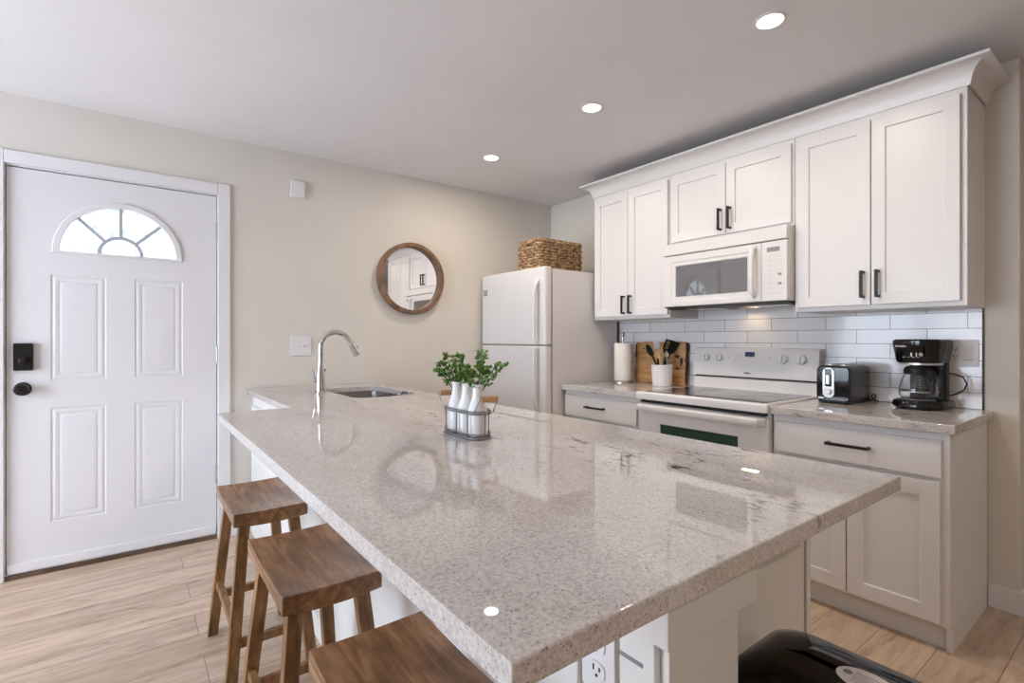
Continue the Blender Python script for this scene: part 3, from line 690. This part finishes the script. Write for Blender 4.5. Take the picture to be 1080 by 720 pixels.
z = 1.115; obj('display', bx(bgx(z)-.0015, bgx(z)+.01, -1.965, -1.905, z-.016, z+.017), 'screen', bgd)
for yy in (-1.845, -1.868, -1.888, -1.985, -2.005):
    for zz in (1.120, 1.095, 1.075):
        if zz < 1.08 and yy < -1.98: continue
        obj('button', bx(bgx(zz)-.001, bgx(zz)+.01, yy-.0065, yy+.0065, zz-.006, zz+.006), M['app2'], bgd)
for yy in (-1.80, -2.055): obj('indicator', bx(bgx(1.1)-.001, bgx(1.1)+.01, yy-.003, yy+.003, 1.094, 1.100), 'grey', bgd)
bm = nb(); lathe(bm, [(.010, 0), (.010, .0015), (0, .002)], (0, 0, 0), 20); bmesh.ops.scale(bm, vec=(1.0, 2.0, 1), verts=bm.verts); bmesh.ops.transform(bm, matrix=AX_X, verts=bm.verts); bmesh.ops.scale(bm, vec=(1, 1.1, .55), verts=bm.verts); bmesh.ops.translate(bm, verts=bm.verts, vec=(bgx(1.0)-.0005, -1.925, 1.002)); obj('badge', bm, 'ink', bgd)
# oven front
bm = nb(); bx_ = -.648; owy0, owy1, owz0, owz1 = -2.175, -1.700, .47, .716
D1 = (RY0+.004, RY1-.004, .20, .825)
lps = [(-.62, D1), (bx_+.004, D1), (bx_, (D1[0]+.005, D1[1]-.005, D1[2]+.005, D1[3]-.005)), (bx_, (owy0, owy1, owz0, owz1)), (bx_+.008, (owy0+.002, owy1-.002, owz0+.002, owz1-.002))]
loft(bm, [[(x, y, z) for y, z in qq(*r)] for x, r in lps]); od = obj('oven_door', bm, 'app', rg, bevel=.001)
obj('oven_window', bx(bx_+.004, bx_+.0075, owy0+.002, owy1-.002, owz0+.002, owz1-.002), 'oglass', od)
bm = nb(); hz_ = .808
lo = []
for y in (RY0+.012, RY0+.03, -1.94, RY1-.03, RY1-.012):
    e = 1 if RY0+.02 < y < RY1-.02 else .0; xo = bx_-.046*e-.012
    lo.append([(bx_+.001, y, hz_-.022), (xo, y, hz_-.020), (xo-.006, y, hz_-.008), (xo-.004, y, hz_+.012), (xo+.010, y, hz_+.019), (bx_+.001, y, hz_+.014)])
loft(bm, lo); obj('handle', bm, 'app2', od, bevel=.003)
obj('vent_gap', bx(-.645, -.60, RY0+.02, RY1-.02, .832, .853), 'black', rg)
obj('storage_drawer', bx(-.645, -.62, RY0+.004, RY1-.004, .05, .192), 'app', rg, bevel=.004)

# ------------------------------------------------------------------ refrigerator
FX, FY0, FY1, FZ = -.795, -.848, -.045, 1.725
fr = thing('refrigerator', 'white top-freezer refrigerator standing in the corner beside the wall cabinets', 'refrigerator', (-.42, -.445, 0))
bm = nb(); box(bm, FX+.075, -.04, FY0+.006, FY1, .03, FZ-.012); box(bm, FX+.11, -.06, FY0+.04, FY1-.03, 0, .03); obj('cabinet', bm, 'fridge', fr, bevel=.005)
FS = 1.166
def fdoor(z0, z1):
    bm = nb(); p = rrect(FX, FX+.066, FY0, FY1, .020, 6)
    q2 = rrect(FX+.006, FX+.066, FY0+.006, FY1-.006, .016, 6)
    loft(bm, [[(a, b, z) for a, b in lp] for lp, z in ((q2, z0), (p, z0+.006), (p, z1-.006), (q2, z1))]); return bm
fd = obj('freezer_door', fdoor(FS+.006, FZ), 'fridge', fr); ld = obj('fridge_door', fdoor(.06, FS-.006), 'fridge', fr)
obj('door_gasket', bx(FX+.066, FX+.076, FY0+.012, FY1-.01, .08, FZ-.02), 'grey', fr)
obj('divider', bx(FX+.02, FX+.07, FY0+.01, FY1-.01, FS-.012, FS+.012), 'steel', fr)
def fhandle(par, zs, up):
    hy = FY0 + .075; s = 1 if up else -1
    pts = [(FX-.040, hy, zs), (FX-.042, hy, zs+s*.12), (FX-.042, hy, zs+s*.30), (FX-.038, hy, zs+s*.37), (FX-.022, hy, zs+s*.42), (FX+.002, hy, zs+s*.45)]
    bm = nb(); tube(bm, pts, [.013, .014, .014, .0145, .015, .014], 14); bar(bm, (FX+.002, hy, zs+s*.012), (FX-.04, hy, zs+s*.012), .022, .024); obj('handle', bm, 'fridge', par)
fhandle(fd, FS+.018, True); fhandle(ld, FS-.018, False)
bdg = obj('badge', bx(FX-.002, FX+.001, -.128, -.076, 1.563, 1.608), 'ink', fd)
for z in (1.578, 1.594): obj('badge_line', bx(FX-.003, FX-.001, -.122, -.082, z-.002, z+.002), 'white_ink', bdg)

# basket on the refrigerator
bk = thing('woven_basket', 'brown woven rush basket sitting on top of the refrigerator', 'basket', (-.52, -.57, FZ-.012))
bx0, bx1, by0, by1 = -.722, -.288, -.704, -.437; zb, ht = FZ-.0105, .235
bm = nb(); rows = 11; rh = ht/rows
def ring_pts(x0, x1, y0, y1, r, step):
    p = rrect(x0, x1, y0, y1, r, 3); out = []
    for k in range(len(p)):
        a, b = Vector(p[k]), Vector(p[(k+1) % len(p)]); n = max(1, int((b-a).length/step))
        out += [a.lerp(b, i/n) for i in range(n)]
    return out
base_p = ring_pts(bx0+.008, bx1-.008, by0+.008, by1-.008, .012, .016); N = len(base_p)
ctr = Vector(((bx0+bx1)/2, (by0+by1)/2))
for k in range(rows):
    pts = []
    for i, p in enumerate(base_p):
        d = (p - ctr); d = Vector((math.copysign(1, d.x) if abs(d.x)/(bx1-bx0) > abs(d.y)/(by1-by0) else 0, math.copysign(1, d.y) if abs(d.x)/(bx1-bx0) <= abs(d.y)/(by1-by0) else 0))
        o_ = .0065*math.sin(PI*(i/2.0 + k)) + random.uniform(-.0018, .0018)
        pts.append((p.x+d.x*o_, p.y+d.y*o_, zb + rh*(k+.5) + random.uniform(-.0018, .0018)))
    if k == 9:      # gap for the hand hole in the end facing the room
        idx = [i for i, q in enumerate(pts) if q[0] < bx0+.02 and -.610 < q[1] < -.530]
        i0, i1 = min(idx), max(idx); pts = pts[i1+1:] + pts[:i0]
        tube(bm, pts, rh*.56, 6)
    else: tube(bm, pts, rh*.56, 6, closed=True)
obj('weave', bm, 'weave', bk)
bm = nb(); tube(bm, [(p.x, p.y, zb+ht+.001+random.uniform(-.001, .001)) for p in base_p], .009, 8, closed=True); obj('rim', bm, 'weave', bk)
obj('lining', bx(bx0+.02, bx1-.02, by0+.02, by1-.02, zb+.002, zb+.012), 'weave', bk)

# ------------------------------------------------------------------ things on the counters
# paper towel
px, py = -.165, -1.006
ph = thing('paper_towel_holder', 'metal paper towel holder standing on the counter beside the refrigerator', 'holder', (px, py, CZ))
bm = nb(); lathe(bm, [(.078, 0), (.078, .006), (.07, .011), (.06, .013), (0, .013)], (px, py, CZ), 32); obj('base', bm, 'steel', ph)
bm = nb(); lathe(bm, [(.007, 0), (.007, .33), (.010, .332), (.014, .340), (.016, .349), (.014, .358), (.008, .364), (0, .366)], (px, py, CZ+.012), 18); obj('post', bm, 'steel', ph)
ap = Vector((px, py, CZ)) + RT*.088
bm = nb(); tube(bm, [ap + Vector((0, 0, .006)), ap + Vector((0, 0, .150)), ap + Vector((0, 0, .158))], [.005, .005, .008], 10); bar(bm, ap+Vector((0, 0, .005)), Vector((px, py, CZ+.005))+RT*.07, .014, .008); obj('tension_arm', bm, 'steel', ph)
bm = nb(); lathe(bm, [(.020, .0), (.062, .0), (.0635, .003), (.0635, .276), (.062, .279), (.020, .279), (.020, .0)], (px, py, CZ+.0145), 40); bmesh.ops.delete(bm, geom=[f for f in bm.faces if len(f.verts) > 8], context='FACES_ONLY'); bmesh.ops.remove_doubles(bm, verts=bm.verts, dist=1e-5); tag(obj('paper_towel_roll', bm, 'paper'), 'white paper towel roll on the metal holder', 'paper towel')
# live-edge board leaning on the tiles
bm = nb(); rnd = random.Random(3)
def edge(n, f): return [f(i/n) for i in range(n)]
y0, y1, h = -1.462, -1.036, .302
poly = [(y0 + .004*rnd.uniform(-1, 1), h*i/10) for i in range(11)] + [(y0+(y1-y0)*i/12, h+.003*rnd.uniform(-1, 1)) for i in range(1, 12)] + [(y1+.006*rnd.uniform(-1, 1), h*(1-i/10)) for i in range(11)]
tl = .055
tz = Vector((math.sin(tl), 0, math.cos(tl)))
cbd = thing('cutting_board', 'live-edge wooden cutting board leaning against the tiles behind the utensil crock', 'cutting board', (-.045, -1.25, CZ))
prism(bm, poly, (-.054, 0, CZ+.002), (0, 1, 0), tz, Vector((.024*math.cos(tl), 0, -.024*math.sin(tl)*0))); obj('board', bm, 'board', cbd, bevel=.003)
for yb, sgn in ((y0, -1), (y1, 1)):
    bm = nb(); pts = [Vector((-.043, yb+sgn*.003+.004*rnd.uniform(-1, 1), CZ+.012)) + tz*(h-.018)*i/12 for i in range(13)]
    tube(bm, pts, [.0095 + .003*rnd.uniform(-1, 1) for _ in pts], 7); obj('bark_edge', bm, 'bark', cbd)
bm = nb()
for yk, zk, a, b in ((-1.395, .20, .022, .010), (-1.40, .115, .020, .006), (-1.43, .165, .012, .03), (-1.10, .25, .010, .006)):
    c = Vector((-.0545, yk, CZ+.002)) + tz*zk
    prism(bm, [(a*math.cos(t)*(1+.2*math.sin(3*t)), b*math.sin(t)) for t in [2*PI*k/14 for k in range(14)]], c, (0, 1, 0), tz, (-.0008, 0, 0))
obj('knot', bm, 'bark', cbd)
# crock
kx, ky = -.172, -1.362
bm = nb(); seg = 96
lathe(bm, [(.060, 0), (.064, .004), (.068, .075), (.071, .136), (.0735, .138), (.0735, .147), (.068, .148), (.064, .140), (.058, .012), (0, .012)], (kx, ky, CZ), seg, None, lambda k, z: (.012*math.cos(k*2*PI/4) if .003 < z < .1361 and z != .012 else 0))
tag(obj('utensil_crock', bm, 'cer'), 'white ribbed ceramic crock full of utensils in front of the cutting board', 'crock')
ROT = -math.radians(36.975)
def utensil(name, label, base, top, mats, head):
    """handle from base to top given as (right, toward wall, up) from the crock foot"""
    t = thing(name, label, 'utensil', (kx, ky, CZ+.0125), ROT, 'utensils in the white crock'); t.scale = (1.22, 1.22, 1.12)
    b, e = Vector(base), Vector(top); d = (e-b).normalized()
    bm = nb(); tube(bm, [b, b.lerp(e, .5), e], [.0055, .006, .005], 10); obj('handle', bm, mats[0], t, local=True)
    s = Vector((0, 1, 0)).cross(d).normalized(); n = s.cross(d)
    bm = nb(); head(bm, e, s, d, n); obj('head', bm, mats[1], t, local=True); return t
def oval(a, b, th=.006, off=0):
    def f(bm, e, s, d, n):
        loft(bm, [[e + d*(b*.9) + s*a*k*math.cos(t) + d*b*k*math.sin(t) + n*h for t in [2*PI*i/20 for i in range(20)]] for k, h in ((.9, -th/2), (1, 0), (.92, th/2), (.55, th*.1))])
    return f
def turner(a, b, slots):
    def f(bm, e, s, d, n):
        pl = lambda x, y: e + s*x + d*y - n*.001
        hs = [[(x-.0028, b*.30), (x+.0028, b*.30), (x+.0028, b*.86), (x-.0028, b*.86)] for x in ([-a*.5, -a*.17, a*.17, a*.5] if slots else [])]
        plate_with_holes(bm, [(-a*.55, -.004), (a*.55, -.004), (a, b*.3), (a*.95, b*.95), (a*.8, b), (-a*.8, b), (-a*.95, b*.95), (-a, b*.3)], hs, pl, n*.002)
    return f
utensil('serving_spoon', 'black spoon leaning left out of the white crock', (.02, -.004, .0075), (-.055, .000, .175), ('black', 'black'), oval(.017, .040))
utensil('slotted_turner', 'black slotted turner at the right of the white crock', (-.025, .013, .0075), (.030, .009, .190), ('black', 'black'), turner(.032, .085, True))
utensil('flat_spatula', 'solid black spatula leaning far right out of the white crock', (-.022, .027, .0075), (.056, .024, .195), ('black', 'black'), turner(.026, .075, False))
utensil('wooden_spatula', 'pale wooden spatula in the middle of the white crock', (.01, -.025, .0075), (-.012, -.028, .165), ('utensil_wood', 'utensil_wood'), turner(.016, .050, False))
utensil('wooden_spoon', 'pale wooden spoon leaning slightly left in the white crock', (.022, -.038, .0075), (-.026, -.040, .160), ('utensil_wood', 'utensil_wood'), oval(.014, .028))
utensil('steel_spoon', 'shiny steel serving tool standing upright in the white crock', (.034, -.018, .0075), (.024, -.014, .165), ('steel', 'steel'), oval(.010, .022))
utensil('white_scraper', 'white-bladed scraper with a black end standing tallest at the back of the crock', (.0, .042, .0075), (-.016, .042, .215), ('black', 'cer'), turner(.017, .050, False))

# toaster, lever end towards the room
tx0, tx1, ty0, ty1, tz0, tz1 = -.310, -.030, -2.560, -2.402, CZ, CZ+.192
to = thing('toaster', 'black two-slice toaster with a silver lever track beside the range', 'toaster', (-.18, -2.473, CZ))
bm = nb()
def body_loop(x, inset, zi): return [(x, a, b) for a, b in rrect(ty0+inset, ty1-inset, tz0+.012+zi*.2, tz1-zi, .022, 6)]
loft(bm, [body_loop(tx0+.012, .010, .008), body_loop(tx0+.018, .003, .003), body_loop(tx0+.05, 0, 0), body_loop(tx1-.05, 0, 0), body_loop(tx1-.012, .004, .004), body_loop(tx1, .014, .012)]); tbd = obj('body', bm, mat('satin_black', (.03, .03, .032), .22), to)
bm = nb(); prism(bm, rrect(ty0+.005, ty1-.005, tz0+.014, tz1-.008, .018), (tx0+.014, 0, 0), (0, 1, 0), (0, 0, 1), (-.012, 0, 0)); obj('front_panel', bm, 'gloss', to, bevel=.004)
bm = nb(); box(bm, tx0+.02, tx1-.01, ty0+.006, ty1-.006, tz0+.004, tz0+.016); obj('base', bm, 'black', to, bevel=.003)
for y in (ty0+.030, ty1-.030):
    for x in (tx0+.04, tx1-.04):
        bm = nb(); lathe(bm, [(.010, 0), (.012, .006)], (x, y, CZ), 14); obj('foot', bm, 'black', to)
for y in (ty0+.048, ty1-.048):
    bm = nb(); a = rrect(tx0+.045, tx1-.045, y-.017, y+.017, .008, 4); b = rrect(tx0+.050, tx1-.050, y-.012, y+.012, .005, 4)
    bm2 = nb(); plate_with_holes(bm2, a, [b], lambda p, q: Vector((p, q, tz1-.001)), (0, 0, .004)); bm.free(); obj('slot_rim', bm2, 'silver', to)
    obj('bread_slot', bx(tx0+.049, tx1-.049, y-.0125, y+.0125, tz1-.02, tz1+.0006), 'black', to)
yc = ty1 - .062; xf = tx0+.002
bm = nb(); outl = rrect(yc-.026, yc+.026, tz0+.030, tz1-.012, .025, 8); inn = rrect(yc-.015, yc+.015, tz0+.086, tz1-.018, .004, 3)
plate_with_holes(bm, outl, [inn], lambda a, b: Vector((xf, a, b)), (-.005, 0, 0)); obj('lever_track', bm, 'silver', to, bevel=.001)
bm = nb(); box(bm, xf-.016, xf+.002, yc-.010, yc+.010, tz0+.095, tz0+.145); obj('lever', bm, 'silver', to, bevel=.004)
bm = nb(); lathe(bm, [(.0155, 0), (.015, .012), (.012, .015), (0, .015)], (xf-.005, yc, tz0+.060), 24, AX_X); obj('dial', bm, 'silver', to)
bm = nb(); box(bm, tx0+.001, tx0+.006, yc+.022, ty1-.014, tz0+.024, tz0+.031); obj('crumb_tray', bm, 'silver', to)
bm = nb(); box(bm, -.16, -.158, ty0-.0008, ty0+.01, tz0+.05, tz0+.095); box(bm, -.18, -.07, ty0-.0006, ty0+.01, tz0+.078, tz0+.080); obj('side_seam', bm, 'grey', to)
bm = nb(); c0 = Vector((tx1+.003, ty0+.02, CZ+.022)); tube(bm, [c0 + Vector((.0+.030*t*(t < .5) + .0, -.005-.045*t, .0)) + Vector((0, -.016*math.sin(2*PI*t), .016*(1-math.cos(2*PI*t)))) - Vector((0, 0, .018*(t > 0))) for t in [k/14 for k in range(15)]], .0032, 8); obj('power_cord', bm, 'black', to)

# coffee maker (built facing -x about its own base centre)
cm = thing('coffee_maker', 'black drip coffee maker at the right end of the counter by the outlet', 'coffee maker', (-.145, -2.797, CZ), math.radians(-4))
W = .089
def sup(x0, x1, w, rf, n=8):
    """plan outline with a rounded front (-x)"""
    p = [(x1, -w), (x1, w)]
    for k in range(n+1):
        a = PI/2 + PI*k/n; p.append((x0+rf + rf*math.cos(a), w*math.sin(a)))
    return p
bm = nb(); F0 = sup(-.112, .085, W+.008, .085); F1 = sup(-.118, .087, W+.012, .085); F2 = sup(-.105, .080, W-.006, .08)
loft(bm, [[(a, b, z) for a, b in lp] for lp, z in ((sup(-.108, .08, W-.004, .08), 0), (F1, .012), (F1, .026), (F0, .038), (F2, .044))]); obj('base', bm, 'gloss', cm, local=True)
bm = nb(); lathe(bm, [(.066, .044), (.066, .047), (.058, .048), (0, .048)], (-.035, 0, 0), 32); obj('warming_plate', bm, 'grey', cm, local=True)
bm = nb(); loft(bm, [[(a, b, z) for a, b in rrect(.030, .084, -W+.006, W-.030, .012)] for z in (.040, .215)]); obj('column', bm, 'black', cm, local=True)
bm = nb(); loft(bm, [[(a, b, z) for a, b in lp] for lp, z in ((sup(-.090, .085, W-.010, .05), .214), (sup(-.094, .086, W-.006, .05), .222), (sup(-.106, .088, W+.004, .045), .300), (sup(-.106, .088, W+.004, .045), .316), (sup(-.098, .082, W-.004, .04), .323))]); hd = obj('head', bm, 'gloss', cm, local=True)
bm = nb(); loft(bm, [[(a, b, z) for a, b in sup(-.084, .080, W-.014, .05)] for z in (.2045, .2145)]); obj('metal_band', bm, 'silver', cm, local=True)
fm = Matrix(((0, 0, -1, -.1035), (-1, 0, 0, .050), (0, 1, 0, .290), (0, 0, 0, 1)))
fm2 = Matrix.Translation((-.0985, .046, .291)) @ Matrix.Rotation(math.radians(-22), 4, 'Z') @ Matrix(((0, 0, -1, 0), (-1, 0, 0, 0), (0, 1, 0, 0), (0, 0, 0, 1)))
obj('logo', text_bm('Mr.Coffee', .0125, .004, fm2), 'white_ink', hd, local=True)
bm = nb()
for k in range(4): box(bm, -.1018, -.090, .018-.004*k*0+(.012-.018*k), .026+(.012-.018*k), .240, .2415)
box(bm, -.1045, -.09, .002, .007, .244, .262); box(bm, -.1045, -.09, -.016, -.013, .244, .262); obj('switch_marking', bm, 'white_ink', hd, local=True)
bm = nb(); lathe(bm, [(.009, 0), (.008, .003), (0, .0035)], (-.1035, -.032, .254), 16, AX_X); obj('switch', bm, 'grey', hd, local=True)
# carafe
cf = thing('coffee_carafe', 'glass coffee carafe with black handle standing on the coffee maker plate', 'carafe', (0, 0, 0)); cf.location = cm.matrix_basis @ Vector((-.035, 0, .0485)); cf.location = Vector((-.145, -2.797, CZ)) + Matrix.Rotation(math.radians(-4), 3, 'Z') @ Vector((-.035, 0, .0485)); cf.rotation_euler = (0, 0, math.radians(-4)); cf.scale = (1.1, 1.1, 1.06)
bm = nb(); lathe(bm, [(0, 0), (.050, 0), (.061, .004), (.068, .020), (.067, .045), (.058, .080), (.047, .108), (.046, .118), (.0435, .118), (.0445, .108), (.0555, .080), (.0645, .045), (.0655, .021), (.059, .0065), (.050, .0025), (0, .0025)], (0, 0, 0), 40); obj('glass_pot', bm, 'glass', cf, local=True)
bm = nb(); lathe(bm, [(.0475, .106), (.0505, .108), (.0505, .128), (.047, .130), (.047, .120), (.0475, .118)], (0, 0, 0), 36); lathe(bm, [(.046, .120), (.048, .131), (.042, .139), (.020, .145), (0, .146)], (0, 0, 0), 32); cl = obj('lid', bm, 'black', cf, local=True)
ha = math.radians(232)                             # handle direction, towards the camera and right
hd_ = Vector((math.cos(ha), math.sin(ha), 0))
ring = lambda r, z: hd_*r + Vector((0, 0, z))
bm = nb(); bar(bm, ring(.047, .117), ring(.074, .121), .026, .018); bar(bm, ring(.072, .124), ring(.086, .085), .024, .014); bar(bm, ring(.086, .088), ring(.084, .030), .022, .013); obj('handle', bm, 'black', cf, bevel=.004, local=True)
bm = nb(); lathe(bm, [(.0682, .030), (.0682, .034), (.0672, .034), (.0672, .030)], (0, 0, 0), 36); obj('band', bm, 'silver', cf, local=True)
bm = nb(); ma = math.radians(200)
for k in range(6):
    z = .040 + k*.011; r = .0675 - max(0, (z-.045))*.29 + .0012
    for a0, ln in ((ma, 3), (ma-.20, 1)):
        tube(bm, [(r*math.cos(a0+.03*i), r*math.sin(a0+.03*i), z) for i in range(ln+1)], .0009, 5)
obj('volume_marks', bm, 'white_ink', cf, local=True)
bm = nb(); pts = [Vector((.080, -.080, .165)), Vector((.088, -.104, .161)), Vector((.095, -.128, .147)), Vector((.096, -.139, .12)), Vector((.095, -.132, .093)), Vector((.088, -.108, .072)), Vector((.080, -.080, .060))]
tube(bm, pts, .0034, 8); obj('power_cord', bm, 'black', cm, local=True)

# wall plates
wo = thing('outlet_and_switch', 'white double plate with outlet and rocker switch on the tiles behind the coffee maker', 'outlet', (-.0105, -2.918, 1.146))
o0 = Vector((-.0105, -2.918, 1.146)); bm = nb(); prism(bm, rrect(-.058, .058, -.062, .062, .006), o0, (0, 1, 0), (0, 0, 1), (-.006, 0, 0)); obj('cover_plate', bm, 'trim', wo, bevel=.0015)
bm = nb(); prism(bm, rrect(.009, .041, -.033, .033, .003), o0 + Vector((-.006, 0, 0)), (0, 1, 0), (0, 0, 1), (-.002, 0, 0)); so = obj('socket', bm, 'trim', wo)
bm = nb()
for dz in (.017, -.017):
    for dy in (.0185, .0315): box(bm, o0.x-.0092, o0.x-.0078, o0.y+dy-.0013, o0.y+dy+.0013, o0.z+dz-.002, o0.z+dz+.007)
    lathe(bm, [(.0026, 0), (.0026, .0014)], (o0.x-.0078, o0.y+.025, o0.z+dz-.008), 10, AX_X)
obj('socket_slot', bm, 'black', so)
bm = nb(); prism(bm, [(-.006, -.033), (-.0105, -.030), (-.0075, 0), (-.007, .033), (-.006, .033)], o0 + Vector((0, -.041, 0)), (1, 0, 0), (0, 0, 1), (0, .032, 0)); obj('rocker', bm, 'label', wo, bevel=.001)

sw = thing('light_switch', 'white double toggle light switch on the wall left of the faucet', 'switch', (-2.210, -.001, 1.166))
bm = nb(); prism(bm, rrect(-2.276, -2.144, 1.099, 1.233, .006), (0, -.0005, 0), (1, 0, 0), (0, 0, 1), (0, -.006, 0)); obj('cover_plate', bm, 'trim', sw, bevel=.0015)
for x in (-2.233, -2.187):
    bm = nb(); prism(bm, rrect(x-.006, x+.006, 1.154, 1.178, .001), (0, -.006, 0), (1, 0, 0), (0, 0, 1), (0, -.002, 0)); bar(bm, (x, -.006, 1.166), (x, -.018, 1.172), .009, .010); obj('toggle', bm, 'trim', sw)
bm = nb(); prism(bm, rrect(-2.276, -2.187, 2.144, 2.258, .005), (0, -.0005, 0), (1, 0, 0), (0, 0, 1), (0, -.020, 0)); cb_ = obj('door_chime', bm, 'trim', bevel=.003); tag(cb_, 'small white chime box high on the wall right of the door', 'chime')
bm = nb(); prism(bm, rrect(-2.256, -2.192, 2.152, 2.250, .004), (0, -.0205, 0), (1, 0, 0), (0, 0, 1), (0, -.004, 0)); obj('front_cover', bm, 'trim', cb_, bevel=.001)

# mirror
mx, mz, R1 = -1.418, 1.668, .268
mi = thing('round_mirror', 'round wall mirror in a deep wooden frame left of the refrigerator', 'mirror', (mx, -.001, mz))
bm = nb(); sgs = 72
lathe(bm, [(R1, 0), (R1, .048), (R1-.004, .052), (R1-.026, .052), (R1-.030, .048), (R1-.030, .012)], (mx, -.001, mz), sgs, AX_Y)
bmesh.ops.delete(bm, geom=[f for f in bm.faces if len(f.verts) > 8], context='FACES_ONLY'); obj('frame', bm, 'frame', mi)
bm = nb(); lathe(bm, [(R1-.026, 0), (R1-.026, .012), ], (mx, -.001, mz), sgs, AX_Y); obj('mirror_glass', bm, 'mirror', mi)

# trash can
tc_ = thing('trash_can', 'glossy black trash can with a rounded lid below the granite overhang', 'trash can', (-2.17, -3.23, 0))
tcx0, tcx1, tcy0, tcy1 = -2.306, -2.044, -3.420, -3.035
bm = nb(); loft(bm, [[(a, b, z) for a, b in lp] for lp, z in ((rrect(tcx0+.03, tcx1-.03, tcy0+.03, tcy1-.03, .05), 0), (rrect(tcx0+.022, tcx1-.022, tcy0+.022, tcy1-.022, .055), .02), (rrect(tcx0+.008, tcx1-.008, tcy0+.008, tcy1-.008, .06), .57))]); obj('bin_body', bm, 'black', tc_)
bm = nb(); loft(bm, [[(a, b, z) for a, b in rrect(tcx0-.0, tcx1+.0, tcy0-.0, tcy1+.0, .065, 8)] for z in (.565, .590)] ); obj('lid_rim', bm, 'black', tc_, bevel=.004)
bm = nb(); lidl = []
for t, z in ((.002, .591), (.004, .610), (.011, .628), (.026, .645), (.048, .656), (.075, .661), (.105, .663)):
    lidl.append([(a, b, z) for a, b in rrect(tcx0+t, tcx1-t, tcy0+t, tcy1-t, max(.065-t*.3, .03), 8)])
loft(bm, lidl); lid = obj('lid', bm, 'gloss', tc_)
bm = nb(); sx, sy = -2.175, -3.235
A_ = [(.030*math.cos(t), .042*math.sin(t)) for t in [2*PI*k/32 for k in range(32)]]; prism(bm, A_, (sx, sy, .6632), (1, 0, 0), (0, 1, 0), (0, 0, .0006)); stk = obj('sticker', bm, 'label', lid)
bm = nb()
for k in range(5): box(bm, sx+.012-.007*k, sx+.0135-.007*k, sy-.020, sy+.018, .6636, .6641)
lathe(bm, [(.007, 0), (.007, .0004)], (sx+.004, sy+.027, .6637), 12); obj('sticker_print', bm, 'ink', stk)

# ------------------------------------------------------------------ recessed ceiling lights
def make_light(loc, label, power):
    t = thing('recessed_light', label, 'ceiling light', loc, 0, 'round recessed ceiling lights')
    bm = nb(); lathe(bm, [(.046, -.004), (.049, -.006), (.056, -.005), (.060, -.002), (.060, 0), (.046, 0)], (0, 0, 0), 36); bmesh.ops.delete(bm, geom=[f for f in bm.faces if len(f.verts) > 8], context='FACES_ONLY'); obj('trim_ring', bm, 'trim', t, local=True)
    bm = nb(); lathe(bm, [(.047, -.0045), (.047, -.001)], (0, 0, 0), 36); obj('lens', bm, 'bulb', t, local=True)
    d = area_light('lamp', (0, 0, -.012), (0, 0, 0), .085, .085, power, WARM, 'DISK'); d.parent = t; d.location = (0, 0, -.012)
    return t
lm = make_light((-1.136, -2.576, CEIL), 'round recessed ceiling light nearest the camera, above the large right cabinet', LAMP_W)
dup(lm, (-1.152, -1.643, CEIL), 'round recessed ceiling light in the middle of the row of three')
dup(lm, (-1.157, -.708, CEIL), 'round recessed ceiling light farthest away, above the refrigerator')
rl = make_light((-1.150, -4.8, CEIL), 'added recessed ceiling light, unseen behind the camera, near the hallway', REAR_W)  # unseen fixtures added to throw warm light from the rear
dup(rl, (-3.60, -5.4, CEIL), 'added recessed ceiling light, unseen behind the camera, mid living area')
